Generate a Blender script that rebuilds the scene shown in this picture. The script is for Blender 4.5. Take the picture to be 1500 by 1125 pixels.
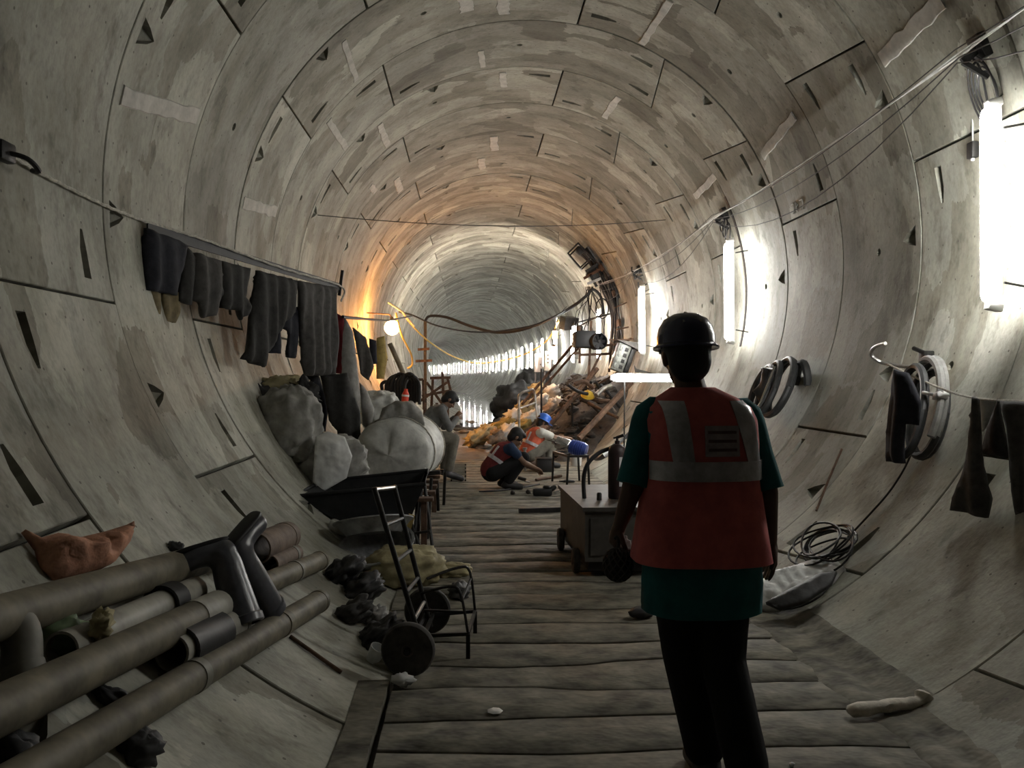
import bpy, bmesh, math, random
from mathutils import Vector, Matrix, noise
from mathutils.geometry import delaunay_2d_cdt
PI = math.pi
rnd = random.Random(7)
S = bpy.context.scene
COL = S.collection
for o in list(bpy.data.objects):
    bpy.data.objects.remove(o)

# ---------------------------------------------------------------- camera, world, exposure
F, YAW, PIT = 1213.6, 0.05133, -0.00874
CAM = Vector((-0.692, 0.0, 1.484))
R, ZC, RL, YJ = 2.80, 2.521, 1.342, 4.90          # lining radius, axis height, ring length, one ring joint
cam_d = bpy.data.cameras.new('camera')
cam_d.sensor_width = 36.0
cam_d.lens = F / 1500 * 36.0
cam_d.clip_start, cam_d.clip_end = 0.05, 500
cam_o = bpy.data.objects.new('camera', cam_d)
cam_o.location = CAM
cam_o.rotation_euler = (PI / 2 + PIT, 0, -YAW)
COL.objects.link(cam_o)
S.camera = cam_o
wd = bpy.data.worlds.new('world'); S.world = wd
wd.use_nodes = True
wd.node_tree.nodes['Background'].inputs[0].default_value = (0.5, 0.52, 0.55, 1)
wd.node_tree.nodes['Background'].inputs[1].default_value = 0.0
S.view_settings.view_transform = 'Standard'
S.view_settings.look = 'None'
S.view_settings.gamma = 1.0
S.view_settings.use_curve_mapping = False
S.view_settings.exposure = 2.46
S.cycles.use_light_tree = False; S.cycles.max_bounces = 4; S.cycles.diffuse_bounces = 4; S.cycles.glossy_bounces = 2; S.cycles.transmission_bounces = 2
TUBE_E = 15.5        # emission of the fluorescent tubes
BULB_E = 60.0       # emission of the warm work lamp
WHITE = (1.0, 0.985, 0.95)
WARM = (1.0, 0.38, 0.08)

# ---------------------------------------------------------------- where a photo pixel meets the place
def ray(px, py):
    d = Vector(((px - 750) / F, 1.0, -(py - 562.5) / F))
    cp, sp = math.cos(PIT), math.sin(PIT)
    y, z = d.y * cp - d.z * sp, d.y * sp + d.z * cp
    c, s = math.cos(YAW), math.sin(YAW)
    return Vector((d.x * c + y * s, -d.x * s + y * c, z))
def atY(px, py, Y):
    d = ray(px, py); return CAM + d * (Y / d.y)
def atZ(px, py, z=0.0):
    d = ray(px, py); return CAM + d * ((z - CAM.z) / d.z)
def onW(px, py, r=R):
    d = ray(px, py); o = CAM - Vector((0, 0, ZC))
    a = d.x * d.x + d.z * d.z; b = 2 * (o.x * d.x + o.z * d.z); c = o.x * o.x + o.z * o.z - r * r
    return CAM + d * ((-b + math.sqrt(b * b - 4 * a * c)) / (2 * a))
def pl(px, py, p, n):
    d = ray(px, py); return CAM + d * ((Vector(p) - CAM).dot(n) / d.dot(n))
def zl(x):                                         # height of the lining over the floor plane at x
    return 0.0 if abs(x) < 1.2 else max(0.0, ZC - math.sqrt(max(0, R * R - x * x)))
def bend(Y):
    return 0.0 if Y < 30 else -(Y - 30) ** 2 / 1040.0
def head(Y):
    return 0.0 if Y < 30 else (Y - 30) / 520.0
def wallp(th, Y, r=R):                            # theta in degrees from the crown, + to the right
    t = math.radians(th); h = head(Y)
    return Vector((bend(Y) + r * math.sin(t) * math.cos(h), Y + r * math.sin(t) * math.sin(h), ZC + r * math.cos(t)))

# ---------------------------------------------------------------- materials
def ramp(nt, fac, stops):
    n = nt.nodes.new('ShaderNodeValToRGB')
    e = n.color_ramp.elements
    while len(e) < len(stops): e.new(0.5)
    for el, (p, c) in zip(e, stops):
        el.position = p; el.color = (c[0], c[1], c[2], 1)
    nt.links.new(fac, n.inputs[0]); return n.outputs[0]
def mat(name, col, rough=0.7, metal=0.0, var=0.35, scale=6.0, bump=0.15, stretch=(1, 1, 1), col2=None, spec=0.4, coat=0, trans=0):
    m = bpy.data.materials.new(name); m.use_nodes = True
    nt = m.node_tree; b = nt.nodes['Principled BSDF']
    tc = nt.nodes.new('ShaderNodeTexCoord'); mp = nt.nodes.new('ShaderNodeMapping')
    mp.inputs['Scale'].default_value = stretch
    nt.links.new(tc.outputs['Object'], mp.inputs[0])
    oi = nt.nodes.new('ShaderNodeObjectInfo')
    mu = nt.nodes.new('ShaderNodeMath'); mu.operation = 'MULTIPLY'; mu.inputs[1].default_value = 37.0
    nt.links.new(oi.outputs['Random'], mu.inputs[0])
    n1 = nt.nodes.new('ShaderNodeTexNoise')
    n1.inputs['Scale'].default_value = scale; n1.inputs['Detail'].default_value = 3; n1.inputs['Roughness'].default_value = 0.65
    va = nt.nodes.new('ShaderNodeVectorMath'); nt.links.new(mp.outputs[0], va.inputs[0]); nt.links.new(mu.outputs[0], va.inputs[1]); nt.links.new(va.outputs[0], n1.inputs['Vector'])
    c2 = col2 or tuple(c * (1 - var) for c in col)
    out = ramp(nt, n1.outputs['Fac'], [(0.32, c2), (0.68, tuple(min(1, c * (1 + var * 0.4)) for c in col))])
    nt.links.new(out, b.inputs['Base Color'])
    b.inputs['Roughness'].default_value = rough; b.inputs['Metallic'].default_value = metal
    b.inputs['Specular IOR Level'].default_value = spec
    if coat: b.inputs['Coat Weight'].default_value = coat
    if trans: b.inputs['Transmission Weight'].default_value = trans
    if bump:
        bp = nt.nodes.new('ShaderNodeBump'); bp.inputs['Strength'].default_value = bump; bp.inputs['Distance'].default_value = 0.02
        nt.links.new(n1.outputs['Fac'], bp.inputs['Height']); nt.links.new(bp.outputs[0], b.inputs['Normal'])
    return m
def glow(name, col, e, smp='FRONT'):
    m = bpy.data.materials.new(name); m.use_nodes = True
    b = m.node_tree.nodes['Principled BSDF']
    b.inputs['Base Color'].default_value = (0.8, 0.8, 0.8, 1)
    b.inputs['Emission Color'].default_value = (*col, 1); b.inputs['Emission Strength'].default_value = e
    m.cycles.emission_sampling = smp
    return m
def concrete(dirty=False):
    m = bpy.data.materials.new('smeared lining concrete' if dirty else 'lining concrete'); m.use_nodes = True
    nt = m.node_tree; L = nt.links; b = nt.nodes['Principled BSDF']
    uv = nt.nodes.new('ShaderNodeUVMap')
    oi = nt.nodes.new('ShaderNodeObjectInfo')
    def math_(op, a, bb=None, c=None):
        n = nt.nodes.new('ShaderNodeMath'); n.operation = op
        for i, x in enumerate((a, bb, c)):
            if x is None: continue
            if isinstance(x, (int, float)): n.inputs[i].default_value = x
            else: L.new(x, n.inputs[i])
        return n.outputs[0]
    w = math_('MULTIPLY', oi.outputs['Random'], 91.0)
    def nz(sc, st, det=6, rough=0.6, dw=0.0, dist=0.0):
        mp = nt.nodes.new('ShaderNodeMapping'); mp.inputs['Scale'].default_value = st
        L.new(uv.outputs[0], mp.inputs[0])
        n = nt.nodes.new('ShaderNodeTexNoise')
        n.inputs['Scale'].default_value = sc; n.inputs['Detail'].default_value = det; n.inputs['Roughness'].default_value = rough
        n.inputs['Distortion'].default_value = dist
        va = nt.nodes.new('ShaderNodeVectorMath'); L.new(mp.outputs[0], va.inputs[0]); L.new(math_('ADD', w, dw), va.inputs[1]); L.new(va.outputs[0], n.inputs['Vector'])
        return n.outputs['Fac']
    big = nz(1.1, (1, 1, 1), 3, 0.6, 0, 0.0)
    streak = nz(1.7, (0.7, 1.9, 1), 3, 0.6, 5)
    fine = nz(24.0, (0.8, 1.2, 1), 2, 0.7, 9)
    blot = nz(3.8, (0.7, 1.3, 1), 4, 0.74, 13, 0.0)
    c1 = ramp(nt, big, [(0.30, (0.240, 0.238, 0.202)), (0.52, (0.356, 0.354, 0.304)), (0.70, (0.448, 0.446, 0.392))])
    c2 = ramp(nt, streak, [(0.34, (0.76, 0.745, 0.71)), (0.52, (1, 1, 1)), (0.72, (1.07, 1.07, 1.06))])
    c3 = ramp(nt, blot, [(0.30, (0.55, 0.54, 0.52)), (0.47, (1, 1, 1)), (0.62, (1, 1, 1)), (0.76, (1.22, 1.22, 1.2))])
    c4 = ramp(nt, fine, [(0.25, (0.80, 0.80, 0.80)), (0.6, (1.04, 1.04, 1.04))])
    def mul(a, bb):
        n = nt.nodes.new('ShaderNodeMix'); n.data_type = 'RGBA'; n.blend_type = 'MULTIPLY'; n.inputs[0].default_value = 1.0
        L.new(a, n.inputs[6]); L.new(bb, n.inputs[7]); return n.outputs[2]
    c = mul(mul(mul(c1, c2), c3), c4)
    # squarish brushed repairs, lighter and darker than the rest
    mp = nt.nodes.new('ShaderNodeMapping'); mp.inputs['Scale'].default_value = (1.5, 2.3, 1); L.new(uv.outputs[0], mp.inputs[0])
    vadd = nt.nodes.new('ShaderNodeVectorMath'); vadd.operation = 'MULTIPLY_ADD'
    L.new(math_('SUBTRACT', blot, 0.5), vadd.inputs[0]); vadd.inputs[1].default_value = (0.5, 0.35, 0); L.new(mp.outputs[0], vadd.inputs[2])
    vo = nt.nodes.new('ShaderNodeTexVoronoi'); vo.distance = 'CHEBYCHEV'; vo.inputs['Scale'].default_value = 1.0
    va = nt.nodes.new('ShaderNodeVectorMath'); L.new(vadd.outputs[0], va.inputs[0]); L.new(w, va.inputs[1]); L.new(va.outputs[0], vo.inputs['Vector'])
    sc = nt.nodes.new('ShaderNodeSeparateColor'); L.new(vo.outputs['Color'], sc.inputs[0])
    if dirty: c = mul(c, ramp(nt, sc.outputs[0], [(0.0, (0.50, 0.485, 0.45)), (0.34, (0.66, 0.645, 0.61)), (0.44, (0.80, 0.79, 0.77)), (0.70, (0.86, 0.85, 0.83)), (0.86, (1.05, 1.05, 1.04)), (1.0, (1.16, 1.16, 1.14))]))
    else: c = mul(c, ramp(nt, sc.outputs[0], [(0.0, (0.66, 0.64, 0.60)), (0.20, (0.80, 0.78, 0.745)), (0.30, (1, 1, 1)), (0.80, (1, 1, 1)), (0.88, (1.11, 1.11, 1.10)), (1.0, (1.2, 1.2, 1.18))]))
    tone = math_('MULTIPLY_ADD', math_('FRACT', math_('MULTIPLY', oi.outputs['Random'], 17.31)), 0.34, 0.80)
    tn = nt.nodes.new('ShaderNodeCombineColor')
    for i in range(3): L.new(tone, tn.inputs[i])
    c = mul(c, tn.outputs[0])
    # rows of small pin marks left by the mould
    sep = nt.nodes.new('ShaderNodeSeparateXYZ'); L.new(uv.outputs[0], sep.inputs[0])
    fu = math_('SUBTRACT', math_('FRACT', math_('MULTIPLY', sep.outputs[0], 1 / 0.275)), 0.5)
    fv = math_('SUBTRACT', math_('FRACT', math_('MULTIPLY', sep.outputs[1], 1 / 0.192)), 0.5)
    du = math_('MULTIPLY', fu, 0.275); dv = math_('MULTIPLY', fv, 0.192)
    d2 = math_('ADD', math_('MULTIPLY', du, du), math_('MULTIPLY', dv, dv))
    dot = math_('LESS_THAN', d2, 0.000055)
    mx = nt.nodes.new('ShaderNodeMix'); mx.data_type = 'RGBA'
    L.new(math_('MULTIPLY', dot, 0.75), mx.inputs[0]); L.new(c, mx.inputs[6]); mx.inputs[7].default_value = (0.08, 0.07, 0.06, 1)
    L.new(mx.outputs[2], b.inputs['Base Color'])
    b.inputs['Roughness'].default_value = 0.72; b.inputs['Specular IOR Level'].default_value = 0.35
    bp = nt.nodes.new('ShaderNodeBump'); bp.inputs['Strength'].default_value = 0.25; bp.inputs['Distance'].default_value = 0.012
    L.new(fine, bp.inputs['Height'])
    L.new(bp.outputs[0], b.inputs['Normal'])
    return m
M = {}
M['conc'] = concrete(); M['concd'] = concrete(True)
M['back'] = mat('gasket black', (0.015, 0.015, 0.014), 0.9)
M['grout'] = mat('grout', (0.52, 0.505, 0.465), 0.85, var=0.25, scale=9, bump=0.4)
M['stain'] = mat('damp stain', (0.12, 0.115, 0.10), 0.8)
M['plank'] = mat('muddy plank', (0.205, 0.190, 0.150), 0.8, var=0.70, scale=5.5, bump=0.9, stretch=(0.9, 1.3, 1))
M['mud'] = mat('dark mud', (0.055, 0.047, 0.038), 0.55, var=0.5, scale=5, bump=0.5)
M['wetmud'] = mat('wet mud', (0.20, 0.155, 0.125), 0.32, var=0.6, scale=4, bump=0.9, spec=0.6)
M['water'] = mat('standing water', (0.10, 0.10, 0.095), 0.06, var=0.3, scale=2.2, bump=0.05, spec=0.9)
M['pipe'] = mat('dirty pipe', (0.175, 0.155, 0.108), 0.62, var=0.5, scale=7, bump=0.25)
M['pipe2'] = mat('grey dirty pipe', (0.19, 0.182, 0.150), 0.6, var=0.4, scale=7, bump=0.25)
M['pipepale'] = mat('pale pipe', (0.36, 0.35, 0.30), 0.55, var=0.3, scale=7, bump=0.2)
M['rustp'] = mat('rusty pipe', (0.165, 0.120, 0.090), 0.75, var=0.5, scale=8, bump=0.4)
M['rubber'] = mat('black rubber', (0.018, 0.018, 0.019), 0.55, var=0.3)
M['boot'] = mat('boot rubber', (0.075, 0.078, 0.090), 0.33, var=0.5, scale=9, bump=0.1, spec=0.6)
M['orange'] = mat('orange sacking', (0.55, 0.28, 0.18), 0.8, var=0.35, scale=16, bump=0.4)
M['greenbag'] = mat('green plastic', (0.22, 0.30, 0.17), 0.5, var=0.4, scale=14)
M['dsteel'] = mat('dark steel', (0.035, 0.034, 0.033), 0.5, 0.6, var=0.5, scale=12)
M['steel'] = mat('worn steel', (0.42, 0.41, 0.39), 0.38, 0.85, var=0.4, scale=14)
M['rust'] = mat('rusty steel', (0.12, 0.07, 0.045), 0.8, 0.2, var=0.6, scale=10, bump=0.4)
M['tyre'] = mat('tyre', (0.060, 0.055, 0.050), 0.8, var=0.5, scale=20)
M['disc'] = mat('wheel disc', (0.125, 0.112, 0.098), 0.7, 0.2, var=0.5, scale=10)
M['barrow'] = mat('black painted steel', (0.020, 0.021, 0.023), 0.6, 0.2, var=0.5)
M['basin'] = mat('scraped basin', (0.34, 0.35, 0.36), 0.5, 0.2, var=0.55, scale=8)
M['sackw'] = mat('white woven sack', (0.66, 0.67, 0.64), 0.6, var=0.35, scale=7, bump=0.35)
M['sackg'] = mat('grey woven sack', (0.33, 0.325, 0.30), 0.65, var=0.45, scale=7, bump=0.35)
M['sacky'] = mat('yellow sack', (0.40, 0.35, 0.20), 0.7, var=0.4, scale=8, bump=0.35)
M['sackd'] = mat('dark sheet', (0.045, 0.045, 0.046), 0.6, var=0.5, scale=8, bump=0.3)
M['plasticw'] = mat('white plastic sheet', (0.66, 0.67, 0.66), 0.35, var=0.3, scale=6, bump=0.3)
M['cnavy'] = mat('navy cloth', (0.020, 0.021, 0.029), 0.9, var=0.4, scale=18)
M['cdark'] = mat('charcoal cloth', (0.032, 0.031, 0.029), 0.9, var=0.4, scale=18)
M['cgrey'] = mat('grey cloth', (0.070, 0.067, 0.063), 0.9, var=0.4, scale=14)
M['ctan'] = mat('tan cloth', (0.17, 0.135, 0.07), 0.9, var=0.4, scale=14)
M['cred'] = mat('red cloth', (0.16, 0.012, 0.020), 0.85, var=0.4, scale=14)
M['cpale'] = mat('pale cloth', (0.33, 0.325, 0.31), 0.85, var=0.35, scale=10)
M['cyel'] = mat('yellow cloth', (0.36, 0.27, 0.09), 0.85, var=0.35, scale=10)
M['rope'] = mat('rope', (0.50, 0.48, 0.42), 0.9, var=0.4, scale=40)
M['cable'] = mat('black cable', (0.020, 0.020, 0.021), 0.5)
M['cablew'] = mat('pale cable', (0.50, 0.50, 0.48), 0.55)
M['cabley'] = mat('yellow cable', (0.60, 0.42, 0.10), 0.5)
M['hosegrey'] = mat('grey hose', (0.30, 0.30, 0.29), 0.6, var=0.3, scale=12)
M['hosedk'] = mat('dark hose', (0.060, 0.062, 0.064), 0.5, var=0.4, scale=12)
M['white'] = mat('white plastic', (0.75, 0.75, 0.73), 0.5, var=0.12)
M['cab'] = mat('dusty cabinet steel', (0.075, 0.069, 0.060), 0.55, 0.2, var=0.45, scale=6)
M['maroon'] = mat('maroon cylinder paint', (0.040, 0.022, 0.022), 0.5, var=0.4)
M['paper'] = mat('paper label', (0.62, 0.62, 0.63), 0.7, var=0.15)
M['skin'] = mat('skin', (0.090, 0.050, 0.034), 0.6, var=0.15)
M['skin2'] = mat('skin tan', (0.20, 0.115, 0.075), 0.6, var=0.15)
M['hair'] = mat('black hair', (0.010, 0.010, 0.011), 0.6, var=0.3, scale=40)
M['teal'] = mat('teal shirt', (0.010, 0.120, 0.135), 0.9, var=0.25, scale=10)
M['vest'] = mat('red safety vest', (0.54, 0.125, 0.120), 0.8, var=0.25, scale=12)
M['vesto'] = mat('orange safety vest', (0.50, 0.10, 0.05), 0.8, var=0.25, scale=12)
M['vestd'] = mat('dark red vest', (0.16, 0.022, 0.025), 0.85, var=0.3, scale=12)
M['refl'] = mat('reflective tape', (0.50, 0.49, 0.53), 0.32, 0.35, var=0.3, scale=22)
M['patch'] = mat('grey print', (0.34, 0.29, 0.31), 0.7, var=0.3, scale=30)
M['patch2'] = mat('dark print lines', (0.11, 0.055, 0.06), 0.7, var=0.3, scale=30)
M['trous'] = mat('black trousers', (0.006, 0.006, 0.007), 0.9, var=0.4, scale=12)
M['khaki'] = mat('khaki trousers', (0.16, 0.15, 0.125), 0.9, var=0.3, scale=12)
M['greyshirt'] = mat('grey shirt', (0.17, 0.175, 0.175), 0.9, var=0.3, scale=12)
M['blueshirt'] = mat('dark blue shirt', (0.020, 0.040, 0.090), 0.9, var=0.3, scale=12)
M['whiteshirt'] = mat('white shirt', (0.58, 0.57, 0.53), 0.85, var=0.2, scale=12)
M['helm'] = mat('navy helmet', (0.020, 0.022, 0.060), 0.22, var=0.1, bump=0, spec=0.7)
M['helmb'] = mat('blue helmet', (0.03, 0.14, 0.62), 0.3, var=0.1, bump=0, spec=0.6)
M['helmy'] = mat('yellow helmet', (0.70, 0.48, 0.05), 0.4, var=0.1, bump=0)
M['blue'] = mat('blue tool paint', (0.05, 0.09, 0.36), 0.3, 0.2, var=0.25)
M['chrome'] = mat('bright metal', (0.62, 0.62, 0.63), 0.2, 0.95, var=0.2)
M['rock'] = mat('rubble', (0.040, 0.034, 0.029), 0.8, var=0.6, scale=9, bump=0.6)
M['rockp'] = mat('pale rubble', (0.30, 0.235, 0.18), 0.7, var=0.6, scale=7, bump=0.6)
M['bone'] = mat('white foam', (0.62, 0.58, 0.49), 0.7, var=0.35, scale=14, bump=0.3)
M['engine'] = mat('grey engine metal', (0.22, 0.225, 0.205), 0.45, 0.4, var=0.4, scale=12)
M['redp'] = mat('red plastic', (0.75, 0.06, 0.03), 0.4, var=0.15)
M['cabinet'] = mat('white enamel', (0.62, 0.61, 0.60), 0.45, var=0.15)
M['tube'] = glow('lit fluorescent tube', WHITE, TUBE_E); M['tubefar'] = glow('lit distant tube', WHITE, TUBE_E, 'NONE')
M['bulb'] = glow('lit warm lamp', WARM, BULB_E)
M['tubew'] = glow('lit warm tube', (1.0, 0.50, 0.20), TUBE_E * 1.6)
M['flood'] = glow('lit flood lamp', (1.0, 0.86, 0.74), 640.0)

# ---------------------------------------------------------------- mesh helpers
def smooth_path(pts, n=6):
    pts = [Vector(p) for p in pts]; out = []
    for i in range(len(pts) - 1):
        p0 = pts[max(i - 1, 0)]; p1 = pts[i]; p2 = pts[i + 1]; p3 = pts[min(i + 2, len(pts) - 1)]
        for k in range(n):
            t = k / n
            out.append(0.5 * ((2 * p1) + (p2 - p0) * t + (2 * p0 - 5 * p1 + 4 * p2 - p3) * t * t + (3 * p1 - p0 - 3 * p2 + p3) * t ** 3))
    out.append(pts[-1]); return out
class MB:
    def __init__(s): s.v = []; s.f = []; s.soft = False
    def add(s, vs, fs):
        b = len(s.v); s.v += [Vector(v) for v in vs]; s.f += [tuple(i + b for i in f) for f in fs]; return s
    def box(s, c, size, rot=None, taper=(1, 1)):
        c = Vector(c); hx, hy, hz = (x / 2 for x in size); vs = []
        for z in (-1, 1):
            t = taper if z > 0 else (1, 1)
            for x, y in ((-1, -1), (1, -1), (1, 1), (-1, 1)):
                p = Vector((x * hx * t[0], y * hy * t[1], z * hz))
                vs.append(c + (rot @ p if rot else p))
        return s.add(vs, [(3, 2, 1, 0), (4, 5, 6, 7), (0, 1, 5, 4), (1, 2, 6, 5), (2, 3, 7, 6), (3, 0, 4, 7)])
    def bevbox(s, c, size, b=0.01, rot=None):
        c = Vector(c); bm = bmesh.new(); bmesh.ops.create_cube(bm, size=1.0)
        for v in bm.verts: v.co = Vector((v.co.x * size[0], v.co.y * size[1], v.co.z * size[2]))
        bmesh.ops.bevel(bm, geom=list(bm.edges), offset=b, segments=2, affect='EDGES', profile=0.5)
        bm.verts.index_update()
        vs = [c + (rot @ v.co if rot else v.co) for v in bm.verts]; fs = [tuple(v.index for v in f.verts) for f in bm.faces]
        bm.free(); return s.add(vs, fs)
    def tube(s, pts, r, n=8, caps=True):
        pts = [Vector(p) for p in pts]; m = len(pts)
        rs = r if isinstance(r, (list, tuple)) else [r] * m
        vs, fs = [], []; nrm = None
        for i, p in enumerate(pts):
            t = (pts[min(i + 1, m - 1)] - pts[max(i - 1, 0)])
            t = t.normalized() if t.length > 1e-9 else Vector((0, 0, 1))
            if nrm is None:
                up = Vector((0, 0, 1)) if abs(t.z) < 0.9 else Vector((1, 0, 0)); nrm = t.cross(up).normalized()
            nrm = (nrm - t * nrm.dot(t)).normalized(); bn = t.cross(nrm)
            for k in range(n):
                a = 2 * PI * k / n; vs.append(p + (nrm * math.cos(a) + bn * math.sin(a)) * rs[i])
        for i in range(m - 1):
            for k in range(n):
                fs.append((i * n + k, i * n + (k + 1) % n, (i + 1) * n + (k + 1) % n, (i + 1) * n + k))
        if caps: fs += [tuple(range(n - 1, -1, -1)), tuple((m - 1) * n + k for k in range(n))]
        return s.add(vs, fs)
    def bar(s, a, b, w, h=None, up=(0, 0, 1)):
        a, b = Vector(a), Vector(b); h = h or w; t = (b - a).normalized(); up = Vector(up)
        if abs(t.dot(up)) > 0.95: up = Vector((1, 0, 0))
        x = t.cross(up).normalized(); z = x.cross(t)
        vs = [p + x * i * w / 2 + z * j * h / 2 for p in (a, b) for i, j in ((-1, -1), (1, -1), (1, 1), (-1, 1))]
        return s.add(vs, [(3, 2, 1, 0), (4, 5, 6, 7), (0, 1, 5, 4), (1, 2, 6, 5), (2, 3, 7, 6), (3, 0, 4, 7)])
    def pipe(s, a, b, r, th=0.008, n=20):
        a, b = Vector(a), Vector(b); t = (b - a).normalized()
        up = Vector((0, 0, 1)) if abs(t.z) < 0.9 else Vector((1, 0, 0)); x = t.cross(up).normalized(); y = t.cross(x)
        vs = []
        for p, rr in ((a, r), (b, r), (b, r - th), (a, r - th)):
            vs += [p + (x * math.cos(2 * PI * k / n) + y * math.sin(2 * PI * k / n)) * rr for k in range(n)]
        fs = [(j * n + k, ((j + 1) % 4) * n + k, ((j + 1) % 4) * n + (k + 1) % n, j * n + (k + 1) % n) for j in range(4) for k in range(n)]
        return s.add(vs, fs)
    def lathe(s, prof, c, axis=(0, 0, 1), n=20, sx=1.0, sy=1.0, caps=True):
        c = Vector(c); t = Vector(axis).normalized(); up = Vector((0, 1, 0)) if abs(t.y) < 0.9 else Vector((1, 0, 0))
        x = up.cross(t).normalized(); y = t.cross(x); vs, fs = [], []
        for r, z in prof:
            for k in range(n):
                a = 2 * PI * k / n; vs.append(c + t * z + x * math.cos(a) * r * sx + y * math.sin(a) * r * sy)
        for i in range(len(prof) - 1):
            for k in range(n): fs.append((i * n + k, i * n + (k + 1) % n, (i + 1) * n + (k + 1) % n, (i + 1) * n + k))
        m = len(prof)
        if caps and prof[0][0] > 1e-6: fs.append(tuple(range(n - 1, -1, -1)))
        if caps and prof[-1][0] > 1e-6: fs.append(tuple((m - 1) * n + k for k in range(n)))
        return s.add(vs, fs)
    def ball(s, c, r, rot=None, nu=14, nv=9, amp=0.0, freq=3.0, seed=0, p=1.0, floor=None):
        c = Vector(c); r = Vector(r) if hasattr(r, '__len__') else Vector((r, r, r)); vs, fs = [], []
        def sg(x): return math.copysign(abs(x) ** p, x)
        for j in range(nv + 1):
            b = -PI / 2 + PI * j / nv
            for k in range(nu):
                a = 2 * PI * k / nu
                q = Vector((sg(math.cos(b)) * sg(math.cos(a)), sg(math.cos(b)) * sg(math.sin(a)), sg(math.sin(b))))
                if amp:
                    s.soft = True; w_ = q * freq + Vector((seed * 7.1, seed * 3.3, seed))
                    q *= 1 + amp * (noise.noise(w_) + .4 * noise.noise(w_ * 2.6) + .16 * noise.noise(w_ * 6))
                q = Vector((q.x * r.x, q.y * r.y, q.z * r.z))
                q = c + (rot @ q if rot else q)
                if floor is not None and q.z < floor: q.z = floor
                vs.append(q)
        for j in range(nv):
            for k in range(nu): fs.append((j * nu + k, j * nu + (k + 1) % nu, (j + 1) * nu + (k + 1) % nu, (j + 1) * nu + k))
        return s.add(vs, fs)
    def cone(s, a, b, ra, rb, n=12):                # limb piece with round ends
        s.tube([a, b], [ra, rb], n); s.ball(a, ra, nu=n, nv=8); s.ball(b, rb, nu=n, nv=8); return s
    def chain(s, pts, rs, n=12):
        for i in range(len(pts) - 1): s.cone(pts[i], pts[i + 1], rs[i], rs[i + 1], n)
        return s
    def loft(s, rings, n=28, p=1.0):                # rings: (cx, cy, z, rx, ry)
        vs, fs = [], []
        def sg(x): return math.copysign(abs(x) ** p, x)
        for cx, cy, z, rx, ry in rings:
            for k in range(n):
                a = 2 * PI * k / n; vs.append(Vector((cx + rx * sg(math.cos(a)), cy + ry * sg(math.sin(a)), z)))
        for i in range(len(rings) - 1):
            for k in range(n): fs.append((i * n + k, i * n + (k + 1) % n, (i + 1) * n + (k + 1) % n, (i + 1) * n + k))
        m = len(rings); fs += [tuple(range(n - 1, -1, -1)), tuple((m - 1) * n + k for k in range(n))]
        return s.add(vs, fs)
    def xf(s, mtx):
        s.v = [mtx @ v for v in s.v]; return s
    def mesh(s, name, smooth=True, off=None):
        me = bpy.data.meshes.new(name); off = off or Vector((0, 0, 0))
        me.from_pydata([tuple(v - off) for v in s.v], [], s.f); me.update()
        if smooth:
            me.polygons.foreach_set('use_smooth', [True] * len(me.polygons))
            if not s.soft: me.set_sharp_from_angle(angle=math.radians(42))
        return me
    def part(s, name, m, parent, smooth=True, label=None):
        off = parent.matrix_basis.translation.copy() if parent and parent.parent is None else Vector((0, 0, 0))
        if parent and parent.parent is not None: off = parent.parent.matrix_basis.translation + parent.matrix_basis.translation
        me = s.mesh(name, smooth, off); me.materials.append(M[m] if isinstance(m, str) else m)
        o = bpy.data.objects.new(name, me); COL.objects.link(o); o.parent = parent
        if label: o['label'] = label
        return o
    def solo(s, name, m, label, cat, group=None, smooth=True):
        xs = [v.x for v in s.v]; ys = [v.y for v in s.v]; zs = [v.z for v in s.v]
        off = Vector(((min(xs) + max(xs)) / 2, (min(ys) + max(ys)) / 2, min(zs)))
        me = s.mesh(name, smooth, off); me.materials.append(M[m] if isinstance(m, str) else m)
        o = bpy.data.objects.new(name, me); o.location = off; COL.objects.link(o)
        return tag(o, label, cat, group)
def tag(o, label, cat, group=None, kind=None):
    if label: o['label'] = label
    if cat: o['category'] = cat
    if group: o['group'] = group
    if kind: o['kind'] = kind
    return o
def thing(name, loc, label, cat, group=None):
    o = bpy.data.objects.new(name, None); o.location = Vector(loc); o.empty_display_size = 0.1; COL.objects.link(o)
    return tag(o, label, cat, group)
def copy_tree(o, label=None, parent=None):
    c = o.copy(); COL.objects.link(c); c.parent = parent
    if label: c['label'] = label
    for ch in list(o.children): copy_tree(ch, None, c)
    return c
def remesh(mb, voxel, it=4):
    me = mb.mesh('tmp', False); ob = bpy.data.objects.new('tmp', me); COL.objects.link(ob)
    md = ob.modifiers.new('r', 'REMESH'); md.mode = 'VOXEL'; md.voxel_size = voxel
    sm = ob.modifiers.new('s', 'SMOOTH'); sm.factor = 0.5; sm.iterations = it
    dg = bpy.context.evaluated_depsgraph_get()
    ne = bpy.data.meshes.new_from_object(ob.evaluated_get(dg))
    out = MB(); out.v = [v.co.copy() for v in ne.vertices]; out.f = [tuple(p.vertices) for p in ne.polygons]
    bpy.data.objects.remove(ob); bpy.data.meshes.remove(me); bpy.data.meshes.remove(ne)
    return out
def inside(p, poly):
    c = False; n = len(poly); j = n - 1
    for i in range(n):
        a, b = poly[i], poly[j]
        if (a[1] > p[1]) != (b[1] > p[1]) and p[0] < (b[0] - a[0]) * (p[1] - a[1]) / (b[1] - a[1]) + a[0]: c = not c
        j = i
    return c
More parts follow.
